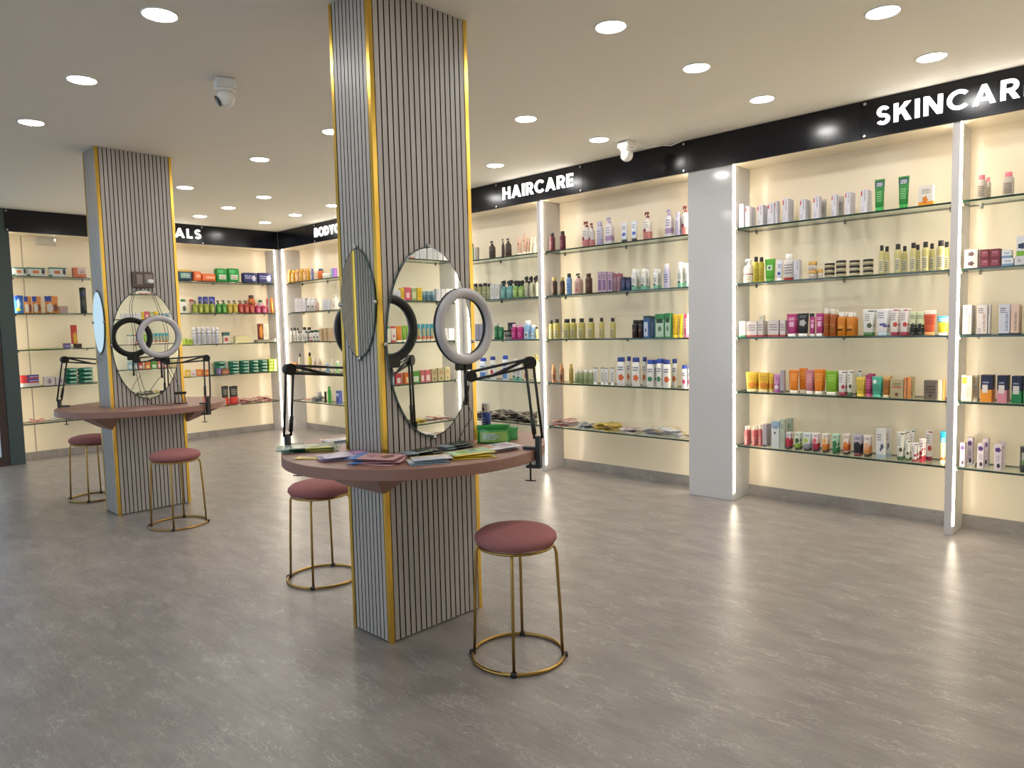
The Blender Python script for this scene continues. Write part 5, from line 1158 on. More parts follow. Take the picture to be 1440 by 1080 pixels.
    ('hair1', 2, 'g_green', [(4.466,.05,.06,.06,.17,.0),(4.543,.05,.079,.079,.167,.0),(4.466,.122,.06,.06,.167,.0),(4.543,.141,.079,.079,.164,.0)]),
    ('hair1', 2, 'g_clear', [(4.616,.05,.055,.055,.201,.0),(4.679,.05,.048,.048,.198,.0),(4.752,.05,.036,.036,.201,.0),(4.616,.117,.055,.055,.198,.0),(4.679,.11,.048,.048,.195,.0),(4.752,.098,.036,.036,.198,.0)]),
    ('hair1', 3, 'c_lilacgrey', [(3.829,.05,.089,.045,.163,.0),(3.916,.05,.07,.045,.161,.0),(3.977,.05,.042,.045,.163,.0)]),
    ('hair1', 3, 'b_dkgreen', [(4.193,.05,.057,.046,.169,.0),(4.256,.05,.057,.045,.154,.0)]),
    ('hair1', 3, 'j_dark', [(4.328,.05,.078,.078,.048,.045),(4.343,.05,.108,.108,.044,.0)]),
    ('hair1', 3, 'b_magenta', [(4.439,.05,.069,.055,.15,.0),(4.519,.05,.079,.063,.148,.0)]),
    ('hair1', 3, 'b_sky', [(4.612,.05,.089,.071,.182,.0),(4.693,.05,.063,.05,.139,.0)]),
    ('hair1', 3, 'b_dropper', [(4.744,.05,.03,.024,.118,.0)]),
    ('hair1', 3, 'c_dark', [(4.301,.161,.079,.04,.167,.0)]),
    ('hair1', 4, 'f_blue', [(3.984,.05,.107,.045,.223,.0),(4.304,.05,.081,.045,.25,.0)]),
    ('hair1', 4, 'f_red', [(4.126,.05,.08,.045,.239,.0)]),
    ('hair1', 4, 'b_mint', [(4.441,.05,.071,.057,.216,.0),(4.506,.05,.047,.037,.182,.0)]),
    ('hair1', 4, 'b_yelred', [(4.592,.05,.044,.044,.253,.0),(4.711,.05,.075,.075,.265,.0)]),
    ('hair1', 5, 'c_sidewhite', [(4.74,.06,.025,.03,.112,.0)]),
    ('body', 1, 'b_yellow', [(.144,.05,.086,.069,.182,.0),(.243,.05,.097,.077,.168,.0),(.458,.05,.083,.066,.173,.0),(.639,.05,.05,.04,.165,.0)]),
    ('body', 1, 'b_orangegel', [(.353,.05,.103,.083,.174,.0),(.556,.05,.092,.074,.166,.0)]),
    ('body', 1, 'b_lilacslim', [(.746,.05,.041,.032,.151,.0)]),
    ('body', 1, 'b_blueor', [(.915,.05,.093,.074,.139,.0)]),
    ('body', 1, 'j_white', [(1.027,.05,.117,.117,.07,.0),(1.123,.05,.063,.063,.064,.0)]),
    ('body', 1, 'c_tealpur', [(1.263,.05,.074,.045,.118,.0)]),
    ('body', 2, 'c_white', [(.323,.05,.09,.045,.187,.0),(.42,.05,.086,.045,.186,.0),(.517,.05,.09,.045,.182,.0),(1.03,.05,.102,.045,.141,.0),(1.114,.05,.055,.045,.139,.0)]),
    ('body', 2, 'b_darkmark', [(.62,.05,.1,.08,.185,.0),(.725,.05,.093,.074,.177,.0)]),
    ('body', 2, 'b_pinkish', [(.81,.05,.063,.051,.147,.0)]),
    ('body', 2, 'b_white', [(1.25,.05,.081,.081,.194,.0)]),
    ('body', 3, 'b_whblkcap', [(.125,.05,.039,.031,.189,.0),(.234,.05,.036,.029,.191,.0),(.33,.05,.038,.031,.143,.0),(.453,.05,.077,.061,.195,.0),(.125,.093,.039,.031,.186,.0),(.234,.091,.036,.029,.188,.0),(.33,.093,.038,.031,.141,.0),(.453,.123,.077,.061,.192,.0)]),
    ('body', 3, 'b_whgrcap', [(.519,.05,.047,.037,.14,.0),(.741,.05,.074,.059,.152,.0),(.825,.05,.073,.058,.15,.0),(.519,.099,.047,.037,.138,.0),(.741,.121,.074,.059,.15,.0),(.825,.12,.073,.058,.148,.0)]),
    ('body', 3, 'b_whpink', [(.648,.05,.089,.071,.146,.0),(.648,.133,.089,.071,.144,.0)]),
    ('body', 3, 'c_beige', [(.897,.05,.049,.04,.167,.0),(1.008,.05,.048,.04,.174,.0),(1.13,.05,.086,.04,.175,.0),(1.22,.05,.074,.04,.17,.0),(.897,.102,.049,.04,.164,.0),(1.008,.102,.048,.04,.171,.0),(1.13,.102,.086,.04,.172,.0),(1.22,.102,.074,.04,.167,.0)]),
    ('body', 3, 't_cream', [(1.29,.05,.051,.03,.157,.0),(1.29,.092,.051,.03,.155,.0)]),
    ('body', 4, 'j_orange', [(.129,.05,.068,.093,.117,.0),(.195,.05,.046,.046,.118,.0)]),
    ('body', 4, 'b_perfume', [(.323,.05,.042,.033,.244,.0)]),
    ('body', 4, 'b_perfyel', [(.577,.05,.05,.04,.258,.0)]),
    ('body', 4, 'b_pinkish', [(.695,.05,.049,.04,.179,.0),(.811,.05,.055,.044,.18,.0)]),
    ('body', 4, 'b_bluesm', [(1.018,.05,.051,.041,.131,.0)]),
    ('body', 4, 'b_white', [(1.138,.05,.037,.037,.184,.0)]),
    ('body', 4, 'b_greensm', [(1.25,.05,.062,.05,.156,.0)]),
    ('body', 5, 'j_grey', [(.678,.1,.062,.062,.133,.0)]),
    ('body', 5, 'c_stick', [(.865,.1,.028,.02,.148,.0)]),
    ('body', 5, 'b_greengel', [(.946,.1,.052,.042,.22,.0)]),
    ('body', 5, 'c_blueprint', [(1.174,.1,.076,.05,.17,.0)]),
    ('ess2', 1, 'k_navy', [(-1.276,.05,.196,.12,.145,.0)]),
    ('ess2', 1, 'k_orange', [(-1.121,.05,.106,.1,.129,.0),(-.972,.05,.187,.1,.104,.0)]),
    ('ess2', 1, 'k_green', [(-.794,.05,.152,.12,.181,.0),(-.633,.05,.162,.12,.188,.0)]),
    ('ess2', 1, 'k_navy2', [(-.402,.05,.211,.1,.139,.0),(-.189,.05,.208,.1,.145,.0)]),
    ('ess2', 2, 'b_whgreen', [(-1.314,.05,.092,.073,.178,.0)]),
    ('ess2', 2, 'h_lime', [(-1.167,.05,.058,.058,.165,.0),(-1.1,.05,.059,.059,.161,.0),(-1.023,.05,.079,.079,.162,.0),(-.946,.05,.063,.063,.162,.0)]),
    ('ess2', 2, 'h_green', [(-.86,.05,.066,.066,.169,.0),(-.785,.05,.071,.071,.172,.0)]),
    ('ess2', 2, 'h_yellow', [(-.709,.05,.069,.069,.171,.0),(-.633,.05,.07,.07,.171,.0)]),
    ('ess2', 2, 'h_red', [(-.555,.05,.071,.071,.172,.0),(-.478,.05,.07,.07,.173,.0),(-.398,.05,.08,.08,.142,.0)]),
    ('ess2', 2, 'h_pink', [(-.312,.05,.078,.078,.132,.0),(-.224,.05,.089,.089,.133,.0)]),
    ('ess2', 2, 'q_orange', [(-.103,.05,.035,.06,.211,.0)]),
    ('ess2', 2, 'c_redwhite', [(-1.178,.14,.034,.05,.179,.0)]),
    ('ess2', 2, 'q_blue', [(-1.062,.14,.051,.05,.216,.0),(-.992,.14,.077,.05,.218,.0),(-.905,.14,.084,.05,.219,.0)]),
    ('ess2', 2, 'b_ortan', [(-.349,.14,.103,.082,.249,.0)]),
    ('ess2', 2, 'b_grcap', [(-.219,.14,.085,.068,.186,.0)]),
    ('ess2', 2, 'q_pink', [(-.123,.14,.031,.05,.204,.0)]),
    ('ess2', 3, 'c_lime', [(-1.322,.05,.032,.07,.081,.0),(-1.27,.05,.064,.07,.069,.0)]),
    ('ess2', 3, 'n_white', [(-1.205,.05,.05,.05,.22,.0),(-1.146,.05,.055,.055,.224,.0),(-1.082,.05,.06,.06,.225,.0),(-1.015,.05,.062,.062,.222,.0),(-.954,.05,.046,.046,.221,.0),(-.902,.05,.051,.051,.218,.0)]),
    ('ess2', 3, 'c_tealred', [(-.783,.05,.086,.06,.151,.0)]),
    ('ess2', 3, 'c_creamw', [(-.563,.05,.213,.06,.098,.0)]),
    ('ess2', 3, 'c_flatgrey', [(-.232,.05,.256,.1,.036,.0)]),
    ('ess2', 3, 'c_smallw', [(-.091,.05,.012,.06,.048,.0)]),
    ('ess2', 3, 'c_flame', [(-.28,.08,.06,.05,.22,.037)]),
    ('ess2', 3, 'c_listed', [(-.211,.08,.068,.02,.219,.037)]),
    ('ess2', 4, 'o_yellow', [(-1.312,.05,.054,.06,.088,.0)]),
    ('ess2', 4, 'o_white', [(-1.246,.05,.071,.06,.08,.0)]),
    ('ess2', 4, 'o_orange', [(-1.171,.05,.071,.06,.086,.0),(-1.08,.05,.101,.06,.078,.0)]),
    ('ess2', 4, 'o_purple', [(-.904,.05,.045,.06,.082,.0)]),
    ('ess2', 4, 'o_brown', [(-.824,.05,.107,.06,.07,.0)]),
    ('ess2', 4, 'k_teal', [(-.692,.05,.138,.11,.043,.0),(-.691,.05,.138,.11,.043,.043),(-.69,.05,.138,.11,.043,.087),(-.689,.05,.138,.11,.042,.13),(-.545,.05,.134,.11,.041,.0),(-.543,.05,.134,.11,.043,.042),(-.542,.05,.134,.11,.043,.085),(-.541,.05,.134,.11,.043,.129),(-.406,.05,.119,.11,.04,.0),(-.405,.05,.119,.11,.043,.041),(-.404,.05,.119,.11,.043,.085),(-.403,.05,.119,.11,.043,.129),(-.275,.05,.128,.11,.044,.0),(-.274,.05,.128,.11,.043,.045),(-.273,.05,.128,.11,.043,.088),(-.272,.05,.128,.11,.039,.132),(-.824,.163,.155,.109,.054,.0),(-.822,.163,.155,.109,.069,.055),(-.821,.163,.155,.109,.048,.125)]),
    ('ess2', 4, 'o_lime', [(-.17,.05,.069,.08,.044,.0),(-.169,.05,.069,.08,.044,.045),(-.167,.05,.069,.08,.042,.09),(-.166,.05,.069,.08,.04,.133)]),
    ('ess2', 4, 'o_limew', [(-.107,.05,.043,.08,.043,.0),(-.106,.05,.042,.08,.042,.044),(-.105,.05,.041,.08,.042,.087),(-.105,.05,.04,.08,.04,.13)]),
    ('ess2', 5, 'q_blackred', [(-.832,.06,.096,.05,.257,.0),(-.716,.06,.121,.05,.248,.0)]),
    ('ess1', 1, 'c_bandage', [(-3.065,.05,.13,.06,.09,.0),(-2.906,.05,.177,.06,.094,.0),(-2.698,.05,.175,.06,.104,.0)]),
    ('ess1', 1, 'c_orwhite', [(-2.476,.05,.132,.08,.112,.0)]),
    ('ess1', 2, 'q_bluepk', [(-3.095,.05,.09,.03,.194,.0)]),
    ('ess1', 2, 'q_orblue', [(-3.01,.05,.076,.03,.184,.0),(-2.926,.05,.087,.03,.186,.0),(-2.782,.05,.135,.03,.192,.0)]),
    ('ess1', 2, 'c_tray', [(-2.668,.05,.086,.05,.08,.0)]),
    ('ess1', 2, 'q_shoe', [(-2.457,.05,.072,.05,.297,.0)]),
    ('ess1', 3, 'c_purpflat', [(-2.655,.05,.067,.07,.06,.0)]),
    ('ess1', 3, 'c_darkflat', [(-2.543,.05,.071,.08,.051,.0)]),
    ('ess1', 3, 'c_redyel', [(-2.57,.08,.058,.04,.216,.052)]),
    ('ess1', 4, 'c_pastew', [(-3.045,.05,.184,.06,.04,.0)]),
    ('ess1', 4, 'c_paste', [(-3.047,.05,.174,.05,.044,.04),(-3.045,.05,.174,.05,.043,.086)]),
    ('ess1', 4, 'c_swirl', [(-2.858,.05,.107,.07,.098,.0),(-2.751,.05,.094,.07,.093,.0)]),
    ('ess1', 4, 'k_teal', [(-2.632,.05,.128,.11,.047,.0),(-2.631,.05,.128,.11,.046,.047),(-2.63,.05,.128,.11,.046,.094),(-2.628,.05,.128,.11,.044,.141),(-2.482,.05,.158,.11,.041,.0),(-2.481,.05,.158,.11,.047,.042),(-2.479,.05,.158,.11,.047,.09),(-2.478,.05,.158,.11,.043,.137)]),
    ('mir1', 1, 'c_sm_red', [(-.71,.05,.095,.05,.101,.0),(-.613,.05,.091,.05,.108,.0)]),
    ('mir1', 1, 'c_white', [(-.538,.05,.05,.045,.103,.0),(-.463,.05,.088,.045,.117,.0),(-.374,.05,.065,.045,.123,.0),(-.309,.05,.056,.045,.127,.0),(-.241,.05,.066,.045,.132,.0),(-.166,.05,.067,.045,.136,.0)]),
    ('mir1', 2, 'c_white', [(-1.034,.05,.063,.045,.092,.0),(-.965,.05,.064,.045,.093,.0),(-.888,.05,.076,.045,.095,.0),(-.8,.05,.083,.045,.101,.0)]),
    ('mir1', 2, 'c_yel', [(-.733,.05,.039,.045,.121,.0),(-.522,.05,.064,.045,.126,.0)]),
    ('mir1', 2, 'c_pk', [(-.67,.05,.079,.045,.127,.0)]),
    ('mir1', 2, 'c_yg', [(-.593,.05,.067,.045,.12,.0)]),
    ('mir1', 2, 'j_teal', [(-.46,.05,.048,.048,.091,.0),(-.404,.05,.055,.055,.097,.0),(-.344,.05,.054,.054,.098,.0)]),
    ('mir1', 2, 'c_vert', [(-.278,.05,.059,.045,.122,.0),(-.214,.05,.055,.045,.122,.0),(-.152,.05,.055,.045,.124,.0),(-.101,.05,.032,.045,.125,.0)]),
    ('mir1', 3, 't_tealw', [(-.974,.05,.048,.035,.154,.0),(-.915,.05,.049,.035,.154,.0)]),
    ('mir1', 3, 't_redw', [(-.853,.05,.065,.035,.157,.0)]),
    ('mir1', 3, 't_orange', [(-.786,.05,.066,.035,.156,.0)]),
    ('mir1', 3, 't_lime', [(-.726,.05,.047,.035,.16,.0),(-.668,.05,.064,.035,.159,.0)]),
    ('mir1', 3, 't_cyan', [(-.607,.05,.052,.035,.172,.0),(-.544,.05,.064,.035,.174,.0),(-.481,.05,.05,.035,.175,.0),(-.428,.05,.049,.035,.174,.0),(-.374,.05,.053,.035,.174,.0)]),
    ('mir1', 3, 'c_white', [(-.197,.05,.062,.045,.125,.0),(-.134,.05,.053,.045,.124,.0),(-.094,.05,.017,.045,.123,.0)]),
    ('mir1', 4, 'c_bluebox', [(-.975,.05,.067,.05,.136,.0),(-.902,.05,.065,.05,.132,.0)]),
    ('mir1', 4, 'c_redbox', [(-.817,.05,.071,.05,.109,.0)]),
    ('mir1', 4, 'c_orbox', [(-.704,.05,.078,.05,.11,.0)]),
    ('mir1', 4, 'c_grbox', [(-.604,.05,.106,.05,.117,.0)]),
    ('mir1', 4, 'c_pkbox', [(-.52,.05,.057,.05,.12,.0),(-.449,.05,.074,.05,.121,.0)]),
    ('mir1', 4, 'c_kraft', [(-.366,.05,.075,.04,.127,.0),(-.277,.05,.085,.04,.13,.0),(-.19,.05,.072,.04,.136,.0)]),
]
def sh_carton(w, d, h):
    b = MB().box(-w / 2, w / 2, -d / 2, d / 2, 0, h, min(0.0015, w * .06))
    f = MB().box(-w / 2 + .002, w / 2 - .002, -d / 2 + .0015, -d / 2 + min(.010, d * .4), h, h + .0008)
    return [('body', b, 0), ('top_flap', f, 0)]
def superel(rx, ry, z, n=16, p=2.6):
    o = []
    for j in range(n):
        q = 2 * math.pi * j / n
        c, s = math.cos(q), math.sin(q)
        o.append((rx * math.copysign(abs(c) ** (2 / p), c), ry * math.copysign(abs(s) ** (2 / p), s), z))
    return o
def sh_tube(w, d, h):
    rx, ry, c = w * .40, d * .42, h * .13
    b = MB().loft([superel(rx * .9, ry * .9, c), superel(rx, ry, c + .004), superel(w * .43, ry * .85, h * .45), superel(w * .47, ry * .5, h * .75), superel(w * .5, .0022, h * .94), superel(w * .5, .0012, h)])
    k = MB().loft([superel(rx * .92, ry * .92, 0), superel(rx * .96, ry * .96, .002), superel(rx * .96, ry * .96, c)], True)
    return [('body', b, 0), ('cap', k, 1)]
def sh_bottle(w, d, h):
    a, e = w / 2, d / 2
    b = MB().loft([superel(a * .92, e * .92, 0), superel(a, e, .003), superel(a, e, h * .70), superel(a * .93, e * .93, h * .755), superel(a * .66, e * .70, h * .80), superel(a * .55, e * .6, h * .815)])
    k = MB().loft([superel(a * .62, e * .68, h * .81), superel(a * .64, e * .7, h * .82), superel(a * .64, e * .7, h * .985), superel(a * .58, e * .64, h)])
    return [('body', b, 0), ('cap', k, 1)]
def sh_flip(w, d, h):
    a, e = w / 2, d / 2
    b = MB().loft([superel(a * .86, e * .9, 0), superel(a * .92, e, .004), superel(a, e, h * .35), superel(a * .97, e * .95, h * .62), superel(a * .78, e * .85, h * .84)])
    k = MB().loft([superel(a * .76, e * .84, h * .842), superel(a * .78, e * .86, h * .86), superel(a * .74, e * .84, h * .985), superel(a * .66, e * .78, h)])
    return [('body', b, 0), ('cap', k, 1)]
def sh_pump(w, d, h):
    a, e = w / 2, d / 2
    b = MB().loft([superel(a * .9, e * .9, 0, 16, 3), superel(a, e, .004, 16, 3), superel(a, e, h * .58, 16, 3), superel(a * .86, e * .88, h * .68), superel(a * .42, e * .45, h * .745), superel(a * .38, e * .42, h * .77)])
    k = MB().lathe([(a * .42, h * .75), (a * .42, h * .83), (a * .16, h * .84), (a * .14, h * .90)], 12)
    k.box(-a * .78, a * .34, -a * .17, a * .17, h * .90, h * .985, .003)
    k.box(-a * .80, -a * .62, -a * .12, a * .12, h * .87, h * .93)
    return [('body', b, 0), ('pump_head', k, 1)]
def sh_trigger(w, d, h):
    a, e = w / 2, d / 2
    b = MB().loft([superel(a * .9, e * .9, 0), superel(a, e, .004), superel(a, e, h * .50), superel(a * .8, e * .8, h * .60), superel(a * .34, e * .36, h * .70), superel(a * .3, e * .34, h * .74)])
    k = MB().lathe([(a * .38, h * .70), (a * .40, h * .79), (a * .26, h * .81)], 12)
    k.loft([[(-a * .9, -e * .25, h * .86), (a * .5, -e * .3, h * .80), (a * .6, e * .3, h * .80), (-a * .9, e * .25, h * .86)][::1],
            [(-a * .95, -e * .25, h * .95), (a * .35, -e * .3, h), (a * .4, e * .3, h), (-a * .95, e * .25, h * .95)]], False)
    k.box(-a * .62, -a * .44, -e * .15, e * .15, h * .70, h * .87)
    return [('body', b, 0), ('trigger_head', k, 1)]
def sh_jar(w, d, h):
    r = w / 2
    b = MB().lathe([(r * .86, 0), (r * .95, h * .06), (r * .96, h * .52), (r * .9, h * .60)], 20, sy=d / w)
    k = MB().lathe([(r * .98, h * .60), (r, h * .63), (r, h * .96), (r * .94, h)], 20, sy=d / w)
    return [('body', b, 0), ('lid', k, 1)]
def sh_can(w, d, h):
    r = w / 2
    b = MB().lathe([(r * .94, 0), (r, .003), (r, h * .74), (r * .86, h * .79)], 16, sy=d / w)
    k = MB().lathe([(r * .84, h * .79), (r * .84, h * .97), (r * .72, h)], 16, sy=d / w)
    return [('body', b, 0), ('cap', k, 1)]
def sh_pouch(w, d, h, seed=1):
    rn = random.Random(seed)
    nx, nz = 9, 9
    mb = MB()
    def pt(i, k, s):
        u, v = i / (nx - 1), k / (nz - 1)
        fat = (math.sin(math.pi * u) ** .6) * (max(0.0, 1 - v) ** .55) * (1 if v < .9 else .4)
        fat = max(fat, 0.03)
        x = (u - .5) * w * (1 - .06 * math.sin(math.pi * min(v, 1)) + .02 * rn.uniform(-1, 1))
        return (x, s * (d / 2) * fat + rn.uniform(-1, 1) * .0012 * math.sin(math.pi * u), v * h * (1 - .012 * math.sin(9 * u)))
    ids = {}
    for s in (-1, 1):
        for k in range(nz):
            for i in range(nx):
                ids[(s, i, k)] = len(mb.v); mb.v.append(pt(i, k, s))
    for s in (-1, 1):
        for k in range(nz - 1):
            for i in range(nx - 1):
                q = [ids[(s, i, k)], ids[(s, i + 1, k)], ids[(s, i + 1, k + 1)], ids[(s, i, k + 1)]]
                mb.face(q if s < 0 else q[::-1], True)
    for i in range(nx - 1):
        mb.face((ids[(-1, i + 1, 0)], ids[(-1, i, 0)], ids[(1, i, 0)], ids[(1, i + 1, 0)]))
        mb.face((ids[(-1, i, nz - 1)], ids[(-1, i + 1, nz - 1)], ids[(1, i + 1, nz - 1)], ids[(1, i, nz - 1)]))
    for k in range(nz - 1):
        mb.face((ids[(-1, 0, k)], ids[(-1, 0, k + 1)], ids[(1, 0, k + 1)], ids[(1, 0, k)]))
        mb.face((ids[(-1, nx - 1, k + 1)], ids[(-1, nx - 1, k)], ids[(1, nx - 1, k)], ids[(1, nx - 1, k + 1)]))
    return [('body', mb, 0)]
def sh_pack(w, d, h):
    """soft pillow pack lying or standing on its long side, crimped at both ends"""
    rings = []
    soft = h < .07                                        # small pillow packs bulge, big packs are squarer
    prof = ((-.5, .35), (-.485, .42), (-.45, .72), (-.38, .92), (-.15, 1), (.15, 1), (.38, .92), (.45, .72), (.485, .42), (.5, .35)) if soft else \
           ((-.5, .55), (-.49, .62), (-.465, .84), (-.42, .95), (-.15, 1), (.15, 1), (.42, .95), (.465, .84), (.49, .62), (.5, .55))
    e = .6 if soft else .4
    for x, k in prof:
        rings.append([(x * w, yy, h / 2 + zz) for (yy, zz) in [(d / 2 * k * math.copysign(abs(math.cos(q)) ** e, math.cos(q)), h / 2 * (k * .5 + .5) * math.copysign(abs(math.sin(q)) ** e, math.sin(q))) for q in [2 * math.pi * j / 16 + .19 for j in range(16)]]])
    return [('body', MB().loft(rings), 0)]
SHAPES = {'carton': sh_carton, 'tube': sh_tube, 'bottle': sh_bottle, 'flip': sh_flip, 'pump': sh_pump, 'trigger': sh_trigger, 'jar': sh_jar, 'can': sh_can, 'pouch': sh_pouch, 'pack': sh_pack}
CATS = {'carton': 'box', 'soap_box': 'box', 'tube': 'tube', 'bottle': 'bottle', 'pump_bottle': 'bottle', 'shampoo_bottle': 'bottle', 'spray_bottle': 'bottle', 'jar': 'jar',
        'spray_can': 'can', 'pouch': 'pouch', 'refill_pouch': 'pouch', 'diaper_pack': 'pack', 'wipes_pack': 'pack'}
PLACE = {'body': 'bodycare', 'hair1': 'haircare column bay', 'hair2': 'haircare pilaster bay', 'skin': 'skincare pilaster bay', 'skin2': 'skincare bay past divider',
         'mir1': 'mirrored bay', 'mir2': 'bay beyond the mirrored one', 'ess1': 'essentials by green panel', 'ess2': 'essentials by inner corner'}
def short(txt, n):
    return ' '.join(txt.split()[:n])
PROTO = {}
def proto(kind, w, d, h):
    if kind in PROTO:
        return PROTO[kind]
    shape, name, desc, dd, L = K[kind]
    body = printed('print_' + kind, L['c'], L.get('R', ()), L.get('T', ()), L.get('V', ()), L.get('B', ()), rough=.32 if shape in ('pack', 'pouch') else (.28 if shape in ('bottle', 'pump', 'jar') else .42), x=L.get('x', 0))
    capm = pbr('cap_' + kind, L.get('k', 'DDDDDD'), .35)
    parts = []
    for pn, mb, mi in SHAPES[shape](w, d, h):
        parts.append((pn, mb.mesh(kind + '_' + pn, body if mi == 0 else capm)))
    PROTO[kind] = (w, d, h, parts)
    return PROTO[kind]
def put(kind, loc, rotz, w, d, h, label, group):
    w0, d0, h0, parts = proto(kind, w, d, h)
    shape, name, desc, dd, L = K[kind]
    sc = (w / w0, d / d0, h / h0)
    if len(parts) == 1:
        o = link(name, parts[0][1], None, loc, rotz)
        o.scale = sc
        return tag(o, label, CATS[name], group)
    o = thing(name, label, CATS[name], loc, rotz, group)
    o.scale = sc
    for pn, me in parts:
        link(pn, me, o)
    return o
random.seed(11)
BAYWORD = {'body': ('bodycare', 'corner'), 'hair1': ('haircare', 'divider'), 'hair2': ('haircare', 'pilaster'), 'skin': ('skincare', 'pilaster'), 'skin2': ('skincare', 'divider'),
           'ess1': ('essentials', 'green panel'), 'ess2': ('essentials', 'corner'), 'mir1': ('mirrored', 'corner')}
FROM_HIGH = ('hair1', 'hair2', 'ess2', 'mir1')
TIERS = {1: ('',), 2: ('lower', 'upper'), 3: ('bottom', 'middle', 'top'), 4: ('lowest', 'second', 'third', 'topmost')}
def labels_for(bay, s, kind, L):
    desc = K[kind][2]
    word, anchor = BAYWORD[bay]
    where = '%s %s shelf' % (SHNAME[s], word)
    back = [i for i in range(len(L)) if L[i][1] > .085]
    if back and len(back) < len(L):
        front = [i for i in range(len(L)) if i not in back]
        lf = labels_for(bay, s, kind, [L[i] for i in front])
        lb = labels_for(bay, s, kind, [L[i] for i in back])
        out = [''] * len(L)
        for i, t in zip(front, lf): out[i] = t
        for i, t in zip(back, lb): out[i] = t.replace(' shelf', ' back row')
        return out
    if len(L) == 1:
        return ['%s, %s near the %s' % (desc, where, anchor)]
    sgn = -1 if bay in FROM_HIGH else 1
    cols = []
    for i in sorted(range(len(L)), key=lambda i: sgn * L[i][0]):
        for c in cols:
            if any(t[5] > 0 for t in L) and abs(L[c[0]][0] - L[i][0]) < .02:
                c.append(i); break
        else:
            cols.append([i])
    out = [''] * len(L)
    for n, c in enumerate(cols):
        c.sort(key=lambda i: L[i][5])
        for t, i in enumerate(c):
            if len(c) > 1 and len(cols) > 1:
                out[i] = '%s, %s of %s stack from %s, %s' % (desc, TIERS[len(c)][t], ORD[n], anchor, where)
            elif len(c) > 1:
                out[i] = '%s, %s of the stack by %s, %s' % (desc, TIERS[len(c)][t], anchor, where)
            else:
                out[i] = '%s, %s from %s, %s' % (desc, ORD[n], anchor, where)
    return out
for bay, s, kind, L in ITEMS:
    wall = BAYS[bay][0]
    desc = K[kind][2]
    labs = labels_for(bay, s, kind, L)
    group = '%s, %s' % (desc, PLACE[bay] + ' ' + SHNAME[s] + ' shelf')
    for (c, dep, w, d, h, zo), label in zip(L, labs):
        if len(label.split()) > 16:
            print('LONG', kind, label)
        z = SHELF_Z[s] + 0.0006 + zo
        jit = math.radians(random.uniform(-0.8, 0.8)) if zo == 0 and w > .03 else 0.0
        yy = dep + d / 2
        k = 0.97
        grp = group if len(L) > 1 else None
        if wall == 'B':
            put(kind, (c, yy, z), jit, w * k, d * k, h, label, grp)
        elif wall == 'C':
            put(kind, (XC + yy, c, z), -math.pi / 2 + jit, w * k, d * k, h, label, grp)
        else:
            put(kind, (-yy, c, z), math.pi / 2 + jit, w * k, d * k, h, label, grp)
# ================================================================== FLAT SACHETS AND TABLE TOP
def sachet_mesh(name, L, W, mat, curl, seed, thick=0.0035):
    """flat foil sachet with crimped short ends, softly buckled"""
    rn = random.Random(seed)
    nx, ny = 9, 7
    ph, am = rn.uniform(0, 6), curl
    mb = MB(); ids = {}
    for s in (0, 1):
        for j in range(ny):
            for i in range(nx):
                u, v = i / (nx - 1), j / (ny - 1)
                fat = (math.sin(math.pi * u) ** .5) * (math.sin(math.pi * v) ** .5)
                z = am * (math.sin(3.1 * u + ph) * .5 + .5) * (.4 + .6 * v) + s * (0.0008 + thick * fat)
                ids[(s, i, j)] = len(mb.v)
                mb.v.append(((u - .5) * L, (v - .5) * W, z))
    zmin = min(p[2] for p in mb.v)
    mb.v = [(p[0], p[1], p[2] - zmin) for p in mb.v]
    for j in range(ny - 1):
        for i in range(nx - 1):
            mb.face((ids[(1, i, j)], ids[(1, i + 1, j)], ids[(1, i + 1, j + 1)], ids[(1, i, j + 1)]), True)
            mb.face((ids[(0, i, j + 1)], ids[(0, i + 1, j + 1)], ids[(0, i + 1, j)], ids[(0, i, j)]), True)
    for i in range(nx - 1):
        mb.face((ids[(0, i, 0)], ids[(0, i + 1, 0)], ids[(1, i + 1, 0)], ids[(1, i, 0)]))
        mb.face((ids[(0, i + 1, ny - 1)], ids[(0, i, ny - 1)], ids[(1, i, ny - 1)], ids[(1, i + 1, ny - 1)]))
    for j in range(ny - 1):
        mb.face((ids[(0, 0, j + 1)], ids[(0, 0, j)], ids[(1, 0, j)], ids[(1, 0, j + 1)]))
        mb.face((ids[(0, nx - 1, j)], ids[(0, nx - 1, j + 1)], ids[(1, nx - 1, j + 1)], ids[(1, nx - 1, j)]))
    return mb.mesh(name, mat)
